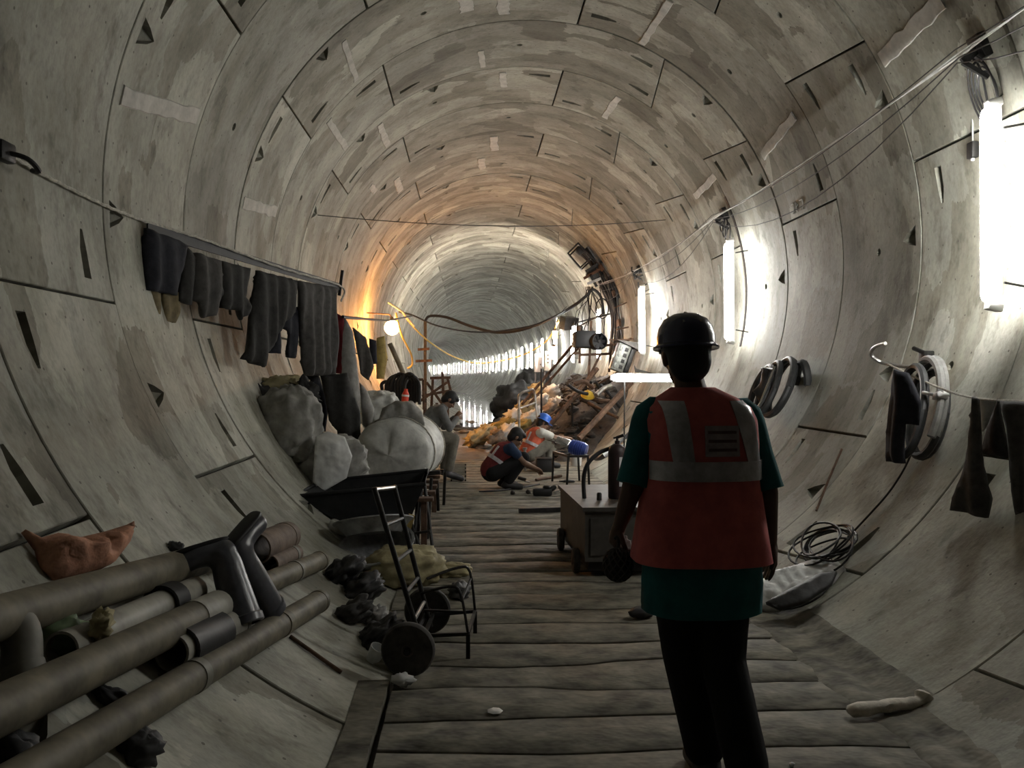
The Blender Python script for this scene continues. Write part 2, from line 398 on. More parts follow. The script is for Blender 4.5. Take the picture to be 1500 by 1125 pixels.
def tri2d(outline, holes=(), pts=()):
    vs, es = [], []
    for poly in [outline] + list(holes):
        b = len(vs); vs += [Vector(p) for p in poly]; es += [(b + i, b + (i + 1) % len(poly)) for i in range(len(poly))]
    vs += [Vector(p) for p in pts]
    ov, oe, of, vm, em, fm = delaunay_2d_cdt(vs, es, [], 0, 1e-6)
    tris = []
    for f in of:
        c = sum((ov[i] for i in f), Vector((0, 0))) / len(f)
        if inside(c, outline) and not any(inside(c, h) for h in holes):
            a, b_, c_ = (ov[i] for i in f[:3])
            if (b_ - a).cross(c_ - a) < 0: f = f[::-1]
            tris.append(tuple(f))
    return ov, tris
# ================================================================ THE SETTING: segment lining
tunnel = bpy.data.objects.new('wall_tunnel', None); COL.objects.link(tunnel)
tag(tunnel, 'round tunnel lining of bolted grey concrete segments', None, None, 'structure')
D2 = math.radians
def seg_mesh(name, a0, a1, b0, b1, slots):
    g, gl = 0.0110, 0.0130; cg, cgl = 0.0065, 0.0085
    def edge(t0, t1, v, sgn, q=gl): return R * D2(t0 + (t1 - t0) * v / RL) + sgn * q
    out, rim = [], []
    nth = max(3, int((b0 - a0) / 2.5))
    for i in range(nth + 1): out.append((edge(a0, a1, g, 1) + (edge(b0, b1, g, -1) - edge(a0, a1, g, 1)) * i / nth, g)); rim.append((edge(a0, a1, cg, 1, cgl) + (edge(b0, b1, cg, -1, cgl) - edge(a0, a1, cg, 1, cgl)) * i / nth, cg))
    for i in range(nth, -1, -1): out.append((edge(a0, a1, RL - g, 1) + (edge(b0, b1, RL - g, -1) - edge(a0, a1, RL - g, 1)) * i / nth, RL - g)); rim.append((edge(a0, a1, RL - cg, 1, cgl) + (edge(b0, b1, RL - cg, -1, cgl) - edge(a0, a1, RL - cg, 1, cgl)) * i / nth, RL - cg))
    holes, deep = [], []
    lo, hi = max(a0, a1), min(b0, b1)
    for n in range(-8, 9):                                   # bolt pockets of the ring joint
        t = 22.5 * n
        if lo + 4 < t < hi - 4:
            u = R * D2(t); v = 0.085
            holes.append([(u - 0.085, v), (u + 0.080, v), (u + 0.055, v + 0.10), (u + 0.012, v + 0.20), (u - 0.035, v + 0.13)])
            deep.append([0.13, 0.13, 0.07, 0.015, 0.06])
    for t, fr, d in slots:                                   # long bolt pockets beside the cross joints
        u = R * D2(t); v = RL * fr; h = 0.135 * d
        q = [(u + h, v - 0.042), (u + h, v + 0.042), (u - h * .2, v + 0.034), (u - h, v + 0.010), (u - h, v - 0.016), (u - h * .2, v - 0.040)]
        dd = [0.13, 0.13, 0.075, 0.012, 0.012, 0.075]
        if d < 0: q = q[::-1]; dd = dd[::-1]
        holes.append(q[::-1] if d > 0 else q[::-1]); deep.append(dd[::-1])
    cu, cv = R * D2((a0 + b0) / 2), RL * 0.5                 # grout socket
    holes.append([(cu + 0.034 * math.cos(2 * PI * i / 10), cv + 0.034 * math.sin(2 * PI * i / 10)) for i in range(10)]); deep.append([0.07] * 10)
    pts = []
    for i in range(1, nth):
        for j in range(1, 5):
            v = RL * j / 5; u = edge(a0, a1, v, 1) + (edge(b0, b1, v, -1) - edge(a0, a1, v, 1)) * i / nth
            if not any(inside((u + du, v + dv), h) for h in holes for du in (-.02, 0, .02) for dv in (-.02, 0, .02)): pts.append((u, v))
    ov, tris = tri2d(out, holes, pts)
    P = lambda u, v, d=0.0: Vector(((R + d) * math.sin(u / R), v, (R + d) * math.cos(u / R)))
    vs = [P(v.x, v.y) for v in ov]; uv = [(v.x, v.y) for v in ov]
    fs = [t[::-1] for t in tris]; nmain = len(fs)
    def addp(u, v, d):
        vs.append(P(u, v, d)); uv.append((u, v)); return len(vs) - 1
    for h, dp in zip(holes, deep):
        n = len(h); top = [addp(u, v, 0) for u, v in h]; bot = [addp(u, v, d) for (u, v), d in zip(h, dp)]
        area = sum(h[i][0] * h[(i + 1) % n][1] - h[(i + 1) % n][0] * h[i][1] for i in range(n))
        for i in range(n):
            q = (top[i], top[(i + 1) % n], bot[(i + 1) % n], bot[i]); fs.append(q if area > 0 else q[::-1])
        q = tuple(bot); fs.append(q[::-1] if area > 0 else q)
    n = len(out); top = [addp(u, v, 0) for u, v in out]; mid = [addp(u, v, 0.005) for u, v in rim]; bot = [addp(u, v, 0.07) for u, v in rim]
    for i in range(n): fs.append((top[i], mid[i], mid[(i + 1) % n], top[(i + 1) % n])); fs.append((mid[i], bot[i], bot[(i + 1) % n], mid[(i + 1) % n]))
    me = bpy.data.meshes.new(name); me.from_pydata([tuple(v) for v in vs], [], fs)
    ul = me.uv_layers.new(name='UVMap')
    for l in me.loops: ul.data[l.index].uv = uv[l.vertex_index]
    me.polygons.foreach_set('use_smooth', [i < nmain for i in range(len(fs))])
    me.update(); me.materials.append(M['conc']); return me
e = 67.5
SEG = [
    seg_mesh('key_segment', -13.0, -9.4, 13.0, 9.4, []),
    seg_mesh('lining_segment', 13.0, 9.4, 78.75, 78.75, [(17.3, .24, -1), (14.6, .79, -1), (73.2, .19, 1)]),
    seg_mesh('lining_segment', 78.75, 78.75, 146.25, 146.25, [(83.8, .785, -1), (140.8, .19, 1)]),
    seg_mesh('lining_segment', 146.25, 146.25, 213.75, 213.75, [(151.3, .785, -1), (208.2, .19, 1)]),
    seg_mesh('lining_segment', 213.75, 213.75, 281.25, 281.25, [(218.8, .785, -1), (275.7, .19, 1)]),
    seg_mesh('lining_segment', 281.25, 281.25, 347.0, 350.6, [(286.3, .785, -1), (342.7, .24, 1), (345.4, .79, 1)]),
]
KEY = {1: 43.6, 0: 155.9}
K0, K1 = -7, 28; lipr = random.Random(21)
for k in range(K0, K1):
    Y = YJ + k * RL
    rot = Matrix.Rotation(head(Y), 4, 'Z') @ Matrix.Rotation(D2(KEY[k % 2]), 4, 'Y')
    for j, me in enumerate(SEG):
        o = bpy.data.objects.new('key_segment' if j == 0 else 'lining_segment', me)
        mid = D2([0, 46, 112.5, 180, 247.5, 314][j]); lip = lipr.uniform(-.0055, .0055)      # slight steps between neighbours
        o.matrix_basis = Matrix.Translation((bend(Y), Y, ZC)) @ rot @ Matrix.Translation((lip * math.sin(mid), 0, lip * math.cos(mid)))
        COL.objects.link(o); o.parent = tunnel
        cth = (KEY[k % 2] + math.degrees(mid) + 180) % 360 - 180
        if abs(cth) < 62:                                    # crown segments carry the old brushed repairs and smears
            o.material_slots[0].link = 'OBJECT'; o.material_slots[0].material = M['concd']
# waterproof backing behind the joints, and the rings too far away to take apart
def ringmesh(name, Ys, prof, m, n=72):
    vs, fs, uv = [], [], []
    for Y, r in prof(Ys):
        for k in range(n):
            vs.append(tuple(wallp(360 * k / n, Y, r))); uv.append((R * 2 * PI * k / n, Y))
    rows = len(vs) // n
    for i in range(rows - 1):
        for k in range(n): fs.append((i * n + k, i * n + (k + 1) % n, (i + 1) * n + (k + 1) % n, (i + 1) * n + k))
    me = bpy.data.meshes.new(name); me.from_pydata(vs, [], fs)
    ul = me.uv_layers.new(name='UVMap')
    for l in me.loops: ul.data[l.index].uv = uv[l.vertex_index]
    me.materials.append(M[m]); me.polygons.foreach_set('use_smooth', [True] * len(fs)); me.set_sharp_from_angle(angle=D2(35)); me.update()
    o = bpy.data.objects.new(name, me); COL.objects.link(o); o.parent = tunnel; return o
ringmesh('joint_backing', [YJ + k * RL for k in range(K0, K1 + 1)], lambda Y: [(y, R + 0.079) for y in Y], 'back', 48)
def farprof(Y):
    for y in Y: yield from ((y, R + .03), (y + .005, R), (y + RL - .005, R), (y + RL, R + .03))
far = ringmesh('distant_lining', [YJ + k * RL for k in range(K1, 150)], farprof, 'conc')
far['kind'] = 'stuff'
behind = ringmesh('lining_behind_camera', [YJ + k * RL for k in range(-22, K0)], farprof, 'conc', 48); behind['kind'] = 'stuff'
# white grout smears along the cross joints
def grout(p0, p1, w, seed, m='grout'):
    a, b = onW(*p0), onW(*p1); rg = random.Random(seed)
    ta, tb = math.atan2(a.x, a.z - ZC), math.atan2(b.x, b.z - ZC)
    n = 9; top = MB(); vs = []
    for i in range(n + 1):
        f = i / n; t = ta + (tb - ta) * f; y = a.y + (b.y - a.y) * f
        hw = w * (0.5 + rg.uniform(-.07, .07)) / R; c = t + rg.uniform(-.003, .003) * w / .1
        for s, r in ((-1, R + .006), (-.85, R - .0085), (.85, R - .0085), (1, R + .006)):
            tt = c + s * hw; vs.append(Vector((r * math.sin(tt), y, ZC + r * math.cos(tt))))
    fs = [(i * 4 + j, i * 4 + j + 1, i * 4 + j + 5, i * 4 + j + 4) for i in range(n) for j in range(3)]
    fs += [(0, 1, 2, 3), (n * 4 + 3, n * 4 + 2, n * 4 + 1, n * 4)]
    top.add(vs, fs).part('grout_smear', m, tunnel)
for i, (p0, p1, w) in enumerate([((178, 140), (288, 172), .12), ((503, 60), (522, 117), .07), ((481, 177), (507, 217), .085), ((556, 182), (568, 214), .10),
        ((543, 272), (550, 281), .11), ((736, -6), (738, 20), .14), ((680, -4), (684, 16), .16), ((982, 2), (940, 64), .085), ((906, 142), (885, 172), .10),
        ((1163, 170), (1117, 228), .10), ((1380, 0), (1292, 88), .13), ((356, 297), (404, 311), .12), ((704, 74), (707, 98), .08), ((736, 106), (738, 127), .10),
        ((580, 262), (587, 280), .13), ((1048, 258), (1018, 288), .09), ((723, 200), (724, 220), .14), ((705, 232), (706, 248), .13)]):
    grout(p0, p1, w, i)

# ================================================================ floor: muddy planks, wet mud, standing water
floor = bpy.data.objects.new('floor', None); COL.objects.link(floor); tag(floor, 'muddy plank floor of the tunnel', None, None, 'structure')
def half(z): return math.sqrt(R * R - (ZC - z) ** 2)
def strip(name, Ys, zf, m, hw, nx=2):
    mb = MB(); vs, fs = [], []
    for Y in Ys:
        for i in range(nx + 1):
            x = -hw + 2 * hw * i / nx; vs.append((bend(Y) + x, Y, zf(x, Y)))
    for j in range(len(Ys) - 1):
        for i in range(nx): q = j * (nx + 1) + i; fs.append((q, q + 1, q + nx + 2, q + nx + 1))
    return mb.add(vs, fs).part(name, m, floor)
strip('mud_bed', [-24.6, 15.2], lambda x, y: -0.055, 'mud', half(-.055) + .01)
strip('wet_mud', [14.4 + 0.14 * i for i in range(92)], lambda x, y: -0.05 + 0.055 * noise.noise(Vector((x * 2.3, y * 1.3, 0))) + 0.03 * noise.noise(Vector((x * 6, y * 4, 3))) + min(0.045, (y - 14.4) * .05) - max(0, y - 22) * 0.028, 'wetmud', half(-.05) + .05, 30)
strip('standing_water', [21 + 2 * i for i in range(28)], lambda x, y: -0.085, 'water', half(-.085) + .02)
strip('far_track_bed', [74 + 4 * i for i in range(34)], lambda x, y: -0.07 + 0.02 * math.sin(y), 'mud', half(-.05) + .1)
PW = 0.335
seamr = random.Random(3)
seams = [[(seamr.uniform(.008, .026), seamr.uniform(1.5, 5.5), seamr.uniform(0, 6)) for _ in range(3)] for i in range(60)]
def seam(i, x): return 0.25 + i * PW + sum(a * math.sin(f * x + p) for a, f, p in seams[i]) + 0.008 * noise.noise(Vector((x * 7, i, 0)))
for i in range(44):
    y0 = 0.25 + i * PW
    xl = -1.06 if y0 < 4.05 else -1.205 + rnd.uniform(0, .02)
    xr = 1.20 - rnd.uniform(0, .05); nx = 26; vs = []; z0 = rnd.uniform(-.004, .003)
    gp = rnd.uniform(.008, .014)
    for j in range(nx + 1):
        x = xl + (xr - xl) * j / nx
        ya, yb = seam(i, x) + gp, seam(i + 1, x) - gp
        for f, dz in ((0, -.05), (0, -.005), (.02, 0), (.5, .002), (.98, 0), (1, -.005), (1, -.05)):
            y = ya + (yb - ya) * f
            vs.append((x, y, z0 + dz + .007 * noise.noise(Vector((x * 4, y * 5, 1)))))
    fs = [(j * 7 + k, (j + 1) * 7 + k, (j + 1) * 7 + k + 1, j * 7 + k + 1) for j in range(nx) for k in range(6)]
    fs += [tuple(range(6, -1, -1)), tuple(nx * 7 + k for k in range(7))]
    MB().add(vs, fs).part('plank', 'plank', floor)
mb = MB(); vs = []
for j in range(15):
    y = 0.2 + j * .274
    vs += [(-1.225 + .006 * math.sin(j * 1.7), y, -.04), (-1.225 + .006 * math.sin(j * 1.7), y, .012), (-1.085 + .006 * math.sin(j), y, .014), (-1.085 + .006 * math.sin(j), y, -.04)]
mb.add(vs, [(j * 4 + k, j * 4 + k + 1, j * 4 + k + 5, j * 4 + k + 4) for j in range(14) for k in range(3)] + [(0, 1, 2, 3), (59, 58, 57, 56)]).part('edge_board', 'plank', floor)

# dried mud banked along the right edge of the planks
vs, fs = [], []; nx, ny = 14, 80
for j in range(ny + 1):
    y = 0.4 + j * .085
    for i in range(nx + 1):
        f = i / nx; edge = .16 * noise.noise(Vector((0, y * 1.1, 4))) + .05 * noise.noise(Vector((0, y * 5, 9)))
        x = 1.02 + edge * (1 - f) + f * .36
        zw = ZC - math.sqrt(R * R - x * x) if x > 1.19 else 0.0
        lift = math.sin(PI * min(1, f * 1.25)) if f < .8 else 0
        z = max(0.0, zw) + .022 * max(0, lift) * (.7 + .6 * noise.noise(Vector((x * 6, y * 4, 2)))) + .006 * noise.noise(Vector((x * 20, y * 18, 5))) * (0 < f < 1) - (.008 if f in (0, 1) else 0)
        vs.append((x, y, z))
fs = [(j * (nx + 1) + i, j * (nx + 1) + i + 1, (j + 1) * (nx + 1) + i + 1, (j + 1) * (nx + 1) + i) for j in range(ny) for i in range(nx)]
mb = MB().add(vs, fs); mb.soft = True; mb.part('mud_bank', 'plank', floor)
# ================================================================ lights
LAMP_H = 0.23
def tube_light(Y, label, th0=76.2, th1=103.0, group='upright tube lights along the right wall', twin=True):
    rr = R - LAMP_H
    t = thing('tube_light', wallp(th1, Y, R), label, 'lamp', group)
    A, B = wallp(th0, Y, rr), wallp(th1, Y, rr); d = (B - A).normalized(); q = .052
    MB().tube([A, A + d * .012, A + d * .045, B - d * .045, B - d * .012, B], [q * .45, q * .8, q, q, q * .8, q * .45], 12 if Y < 17 else 6).part('tube', 'tube' if Y < 75 else 'tubefar', t)
    wa, wb = wallp(th0 - .8, Y, rr + .065), wallp(th1 + .8, Y, rr + .065)
    MB().bar(wa, wb, .028, .025).part('batten', 'white', t)
    for th in (th0 - .5, th1 + .5):
        MB().bevbox(wallp(th, Y, rr + .03), (.05, .06, .09), .006, Matrix.Rotation(D2(th), 3, 'Y')).part('lamp_holder', 'white', t)
    for th in (th0 + 3, th1 - 3): MB().tube([wallp(th, Y, rr + .065), wallp(th, Y, R)], .008, 6).part('standoff', 'dsteel', t)
    return t
LY = [onW(1466, 310, R - LAMP_H).y, onW(1075, 430, R - LAMP_H).y, onW(945, 465, R - LAMP_H).y]
DL = (LY[2] - LY[0]) / 2
names = ['brightest upright tube light at the right edge, under a coil of wire', 'upright tube light just right of the standing worker helmet', 'third upright tube light along the right wall, near the engine']
for i in range(3): tube_light(LY[i], names[i])
for i in range(3, 30): tube_light(LY[0] + DL * i, 'far upright tube light in the row down the right wall', twin=False)
def lamp_strip(Y):                              # flat steel strap that follows the lining beside a lamp
    mb = MB(); vs = []
    for i in range(19):
        th = 64 + i * 2.2
        for r in (R - .004, R - .012):
            for dy in (-.03, .03): vs.append(wallp(th, Y + dy, r))
    fs = []
    for i in range(18):
        b = i * 4
        fs += [(b, b + 1, b + 5, b + 4), (b + 2, b + 6, b + 7, b + 3), (b, b + 4, b + 6, b + 2), (b + 1, b + 3, b + 7, b + 5)]
    fs += [(0, 2, 3, 1), (72, 73, 75, 74)]
    return mb.add(vs, fs)
lamp_strip(10.28).solo('steel_strap', 'dsteel', 'dark steel strap curving down the lining beside the lamp near the helmet', 'strap', 'wall straps')
# warm work lamp on the left
wl = atY(574, 480, 17.0)
t = thing('work_lamp', wl, 'round warm work lamp glowing beside the clothesline on the left', 'lamp')
MB().ball(wl, .15, nu=18, nv=12).part('bulb', 'bulb', t)
MB().lathe([(.0, .22), (.03, .22), (.04, .17), (.06, .15), (.06, .13)], wl, n=14).part('socket', 'dsteel', t)
arm = [wl + Vector((0, 0, .21)), wl + Vector((-.05, 0, .27)), Vector((-2.78, 17.0, wl.z + .30))]
MB().tube(arm, .014, 8).part('bracket_arm', 'rust', t)
# horizontal tube lamp behind the worker
a, b = atY(897, 553, 12.6), atY(1016, 554, 12.6)
t = thing('tube_light', (a + b) / 2, 'level tube light shining behind the standing worker neck', 'lamp')
d = (b - a).normalized()
MB().tube([a, a + d * .02, a + d * .07, b - d * .07, b - d * .02, b], [.03, .05, .06, .06, .05, .03], 12).part('tube', 'tube', t)
MB().bar(a + Vector((0, .085, .0)), b + Vector((0, .085, 0)), .03, .05).part('batten', 'white', t)
MB().bar(a + Vector((-.01, -.0, 0)), a + Vector((-.01, .07, 0)), .03, .06).part('lamp_holder', 'white', t)
MB().bar(b + Vector((.01, -.0, 0)), b + Vector((.01, .07, 0)), .03, .06).part('lamp_holder', 'white', t)
MB().tube([b + Vector((0, .06, 0)), Vector((2.62, 12.66, b.z + .1))], .008, 6).tube([a + Vector((.2, .06, 0)), a + Vector((.2, .08, -.6)), a + Vector((.2, .08, -1.28))], .012, 6).part('support_rod', 'dsteel', t)
# warm tubes amid the machinery
for (p, q, Y, lb) in (((812, 508), (812, 526), 19.6, 'warm tube lamp hanging left of the slanting steel bars'), ((842, 478), (842, 502), 19.0, 'short white tube lamp beside the engine frame'), ((813, 485), (813, 496), 19.8, 'small warm lamp above the warm hanging tube')):
    a, b = atY(*p, Y), atY(*q, Y); t = thing('hanging_lamp', b, lb, 'lamp')
    MB().tube([a, b], .06, 10).part('tube', 'tubew' if 'warm' in lb else 'tube', t)
    MB().tube([a, a + Vector((0, 0, .06))], .04, 8).part('lamp_holder', 'dsteel', t)
    MB().tube([a + Vector((0, 0, .05)), a + Vector((.05, .1, .35)), a + Vector((.3, .1, .6))], .008, 6).part('flex', 'cable', t)

# flood lamp on the cable riser, turned up the tunnel
fp = Vector((1.72, 19.7, 2.75)); fd = Vector((-.42, .86, .22)).normalized(); fq = fd.to_track_quat('Z', 'Y').to_matrix()
t = thing('flood_lamp', fp, 'square flood lamp beside the engine turned away up the tunnel', 'lamp')
MB().box(fp, (.34, .26, .01), fq).part('glass', 'flood', t, False)
hb = MB()
for c_, s_ in (((0, 0, -.03), (.38, .30, .04)), ((.18, 0, .08), (.02, .30, .24)), ((-.18, 0, .08), (.02, .30, .24)), ((0, .14, .08), (.38, .02, .24)), ((0, -.14, .08), (.38, .02, .24))): hb.box(fp + fq @ Vector(c_), s_, fq)
hb.part('housing', 'dsteel', t, False)
MB().tube([fp - fd * .05, fp - fd * .2 + Vector((.2, 0, .1)), wallp(80, 19.5, R)], .02, 8).part('bracket_arm', 'dsteel', t)

# ================================================================ cable brackets and wires on the right wall
def bracket(px, py, label):
    w = onW(px, py); n = (Vector((0, w.y, ZC)) - w).normalized(); dn = Vector((-n.z, 0, n.x)) * -1
    if dn.z > 0: dn = -dn
    t = thing('cable_bracket', w, label, 'bracket', 'cable brackets on the right wall')
    MB().bevbox(w + n * .03, (.06, .12, .16), .008, n.to_track_quat('X', 'Z').to_matrix()).part('back_plate', 'dsteel', t)
    m = MB().bar(w + n * .02, w + n * .17 + dn * .05, .05, .02, (0, 1, 0)); m.bar(w + n * .17 + dn * .05, w + n * .05 + dn * .2, .03, .02, (0, 1, 0)).part('arm', 'dsteel', t)
    MB().tube([w + n * .12 + dn * .02, w + n * .15 + dn * .06, w + n * .13 + dn * .1, w + n * .09 + dn * .08], .01, 6).part('hook', 'dsteel', t)
    return w + n * .15, dn
B1, d1 = bracket(1441, 66, 'dark cable bracket in the top right corner')
B2, d2 = bracket(1064, 312, 'dark cable bracket above the lamp beside the helmet')
B3, d3 = bracket(938, 394, 'dark cable bracket above the third upright lamp')
near = wallp(62, 1.2, R - .15)
def sag(pts, s, n=10):
    out = []
    for a, b in zip(pts, pts[1:]):
        for k in range(n):
            f = k / n; out.append(a.lerp(b, f) - Vector((0, 0, s * 4 * f * (1 - f))))
    return out + [pts[-1]]
E4 = wallp(62, 20.4, R - .2)
for i, (r, s, m, dz, lb) in enumerate([(.0075, .03, 'cablew', 0, 'thick pale cable strung along the upper right wall'), (.005, .08, 'cablew', .03, 'thinner pale wire strung under the thick cable on the upper right'),
        (.0045, .20, 'cable', -.05, 'slack black wire sagging along the upper right wall'), (.0045, .40, 'cable', -.12, 'lowest slack black wire sagging past the printed mark on the right wall'), (.004, .12, 'cable', .05, 'fine black wire strung on the brackets at upper right')]):
    off = Vector((-.012 * i, 0, dz * .5))
    MB().tube(sag([near + off, B1 + off, B2 + off, B3 + off, E4 + off], s), r, 6).solo('cable', m, lb, 'cable', 'wires strung on the right wall brackets')
# coil of wire over the nearest lamp
w = onW(1458, 130); n = (Vector((0, w.y, ZC)) - w).normalized(); up = Vector((0, 1, 0)).cross(n); up = up if up.z > 0 else -up
mb = MB()
for q in range(4):
    rr = .085 + .012 * q; el = 1.5 + .15 * q
    pts = [w + n * (.05 + .012 * q) + Vector((0, 1, 0)) * rr * math.cos(2 * PI * k / 20) + up * rr * el * math.sin(2 * PI * k / 20) for k in range(21)]
    mb.tube(pts, .006, 6)
mb.tube(smooth_path([B1, w + n * .06 + up * .16, w + n * .08 - up * .16, wallp(77, LY[0], R - .17)]), .007, 6)
mb.solo('wire_coil', 'cable', 'coil of thin black wire hanging above the brightest lamp', 'wire')
c = onW(1425, 220, R - .05)
t = thing('switch_box', c, 'small dark switch box on a pale lead left of the brightest lamp', 'box')
MB().bevbox(c, (.05, .07, .11), .008).part('body', 'dsteel', t)
MB().tube(smooth_path([c + Vector((0, 0, .05)), c + Vector((.0, 0, .3)), onW(1432, 110, R - .05), B1]), .006, 6).part('lead', 'cablew', t)
MB().lathe([(.0, -.075), (.012, -.07), (.012, -.05)], c, n=8).part('pilot_lamp', 'white', t)
# loops of cable at the second bracket
mb = MB()
for q in range(3):
    c0 = onW(1058 + 4 * q, 325 + 8 * q, R - .08); pts = [c0 + Vector((0, .10 * math.cos(2 * PI * k / 16), .13 * math.sin(2 * PI * k / 16))) for k in range(17)]
    mb.tube(pts, .008, 6)
mb.solo('wire_coil', 'cable', 'small loops of black cable above the lamp beside the helmet', 'wire')
# J hooks near the third lamp
for q, (x, y) in enumerate(((930, 392), (934, 403), (940, 416))):
    c0 = onW(x + 8, y, R - .01); nn = (Vector((0, c0.y, ZC)) - c0).normalized()
    MB().tube(smooth_path([c0, c0 + nn * .10, c0 + nn * .17 + Vector((0, 0, -.02)), c0 + nn * .18 + Vector((0, 0, .08))]), .014, 6).solo('cable_hook', 'dsteel', 'dark J hook above the third lamp, %s of three' % ('topmost', 'middle', 'lowest')[q], 'hook', 'J hooks above the third lamp')
# thin wire slung across the vault
MB().tube(sag([onW(465, 315), onW(975, 322)], .12, 20), .006, 6).solo('wire', 'cable', 'thin dark wire slung across the vault from wall to wall', 'wire')
# chalked ring number
def chalk(strokes, c, u, v, name, label, r=.006):
    mb = MB()
    for s_ in strokes: mb.tube([c + u * a + v * b for a, b in s_], r, 5)
    return mb
c = onW(1168, 303, R - .003); u = Vector((0, -1, 0)); v = Vector((-(c.z - ZC), 0, c.x)).normalized(); v = v if v.z > 0 else -v
st = []
for q in range(3):
    o_ = -.14 + q * .11
    st += [[(o_, .05), (o_ + .06, .05), (o_ + .06, .0)], [(o_ + .06, 0), (o_, -.05), (o_ + .06, -.05)]] if q != 1 else [[(o_, .05), (o_, -.05)], [(o_, .05), (o_ + .05, .02), (o_, 0)]]
chalk(st, c, u, v, '', '').part('chalk_mark', 'grout', tunnel, label='faint pale painted ring number')
# ================================================================ cloth
def cloth(name, poly, base, nrm, m, label, group, cat='clothes', thick=.025, fold=.026, freq=15.0, depth=0.0, puff=.02, parent=None):
    """a hanging garment: outline set on a vertical plane through base, given folds, a front and a back layer"""
    nrm = Vector(nrm).normalized(); base = Vector(base) + nrm * depth
    P3 = [pl(x, y, base, nrm) for x, y in poly]
    ux = Vector((0, 0, 1)).cross(nrm).normalized(); uz = nrm.cross(ux)
    o = P3[0]; q = [((p - o).dot(ux), (p - o).dot(uz)) for p in P3]
    area = sum(q[i][0] * q[(i + 1) % len(q)][1] - q[(i + 1) % len(q)][0] * q[i][1] for i in range(len(q)))
    if area < 0: q = q[::-1]
    # finer outline with a slight waver
    out = []; sd = sum(ord(ch) for ch in label + name) % 97
    for i in range(len(q)):
        a, b = Vector(q[i]), Vector(q[(i + 1) % len(q)]); L = (b - a).length; n = max(1, int(L / .035))
        for k in range(n):
            p = a.lerp(b, k / n)
            if k: p += Vector((noise.noise(Vector((p.x * 18, p.y * 18, 1.0 + sd))), noise.noise(Vector((p.x * 18, p.y * 18, 7.0 + sd))))) * .006
            out.append((p.x, p.y))
    xs = [p[0] for p in out]; ys = [p[1] for p in out]; st = .03
    pts = []
    y = min(ys) + st / 2
    while y < max(ys):
        x = min(xs) + st / 2
        while x < max(xs):
            if inside((x, y), out) and min((x - p[0]) ** 2 + (y - p[1]) ** 2 for p in out) > .0002: pts.append((x, y))
            x += st
        y += st
    ov, tris = tri2d(out, (), pts)
    nb = len(out); top = max(ys)
    def z(p):
        dn = (top - p.y)
        ed = min(1.0, min(math.hypot(p.x - b[0], p.y - b[1]) for b in out) / .07)
        f = math.sin(p.x * freq * 2.2 + 2.0 * noise.noise(Vector((p.x * 3, p.y * 1.5, sd)))) * (.35 + dn * .8)
        return fold * (f + .8 * noise.noise(Vector((p.x * 7, p.y * 3, sd + 4.0)))), puff * math.sqrt(max(0, ed))
    vs = []
    for s in (1, -1):
        for p in ov:
            f, pf = z(p); vs.append(o + ux * p.x + uz * p.y + nrm * (f + s * (thick / 2 + pf)))
    N = len(ov); fs = [tuple(t) for t in tris] + [tuple(i + N for i in t[::-1]) for t in tris]
    cnt = {}
    for t_ in tris:
        for a, b in ((t_[0], t_[1]), (t_[1], t_[2]), (t_[2], t_[0])): cnt[(a, b)] = 1
    for (a, b) in cnt:
        if (b, a) not in cnt: fs.append((b, a, a + N, b + N))
    mb = MB().add(vs, fs); mb.soft = True
    if parent: return mb.part(name, m, parent)
    return mb.solo(name, m, label, cat, group)
# ---- left clothesline: flat bar from the wall, rope along it
P0, P1 = onW(213, 334, R - .03), atY(497, 420, 8.6)
ld = (P1 - P0); ln = Vector((ld.y, -ld.x, 0)).normalized()       # towards the aisle
t = thing('clothes_rail', P0, 'dark flat clothes rail with rope running along the left wall', 'rail')
MB().bar(P0 + ld * .006, P1 + ld * .01, .012, .07).part('rail', 'rubber', t)
MB().bar(P1 + Vector((0, 0, -.09)), P1 + Vector((.03, .02, .17)), .03, .03).part('post', 'dsteel', t)
MB().tube([P1 + Vector((0, .05, .0)), Vector((-2.79, P1.y + .08, P1.z + .06))], .014, 8).part('wall_arm', 'dsteel', t)
rp = smooth_path([onW(0, 218, R - .03), onW(60, 255, R - .02), onW(150, 300, R - .02), P0 + Vector((0, 0, .04)), P0 + ld * .2 + Vector((.0, 0, .035)) + ln * .02, P0 + ld * .6 + Vector((0, 0, .0)) + ln * .025, P1 + Vector((0, 0, .0)) + ln * .02, P1 + ln * .02 + Vector((0, 0, -.15))], 10)
tw = []
for i, p in enumerate(rp): tw.append(p + Vector((0, 0, .006 * (i % 2))))
MB().tube(tw, .010, 6).solo('rope', 'rope', 'pale twisted rope stretched along the left wall over the clothes rail', 'rope')
g = 'clothes hung on the left rail'
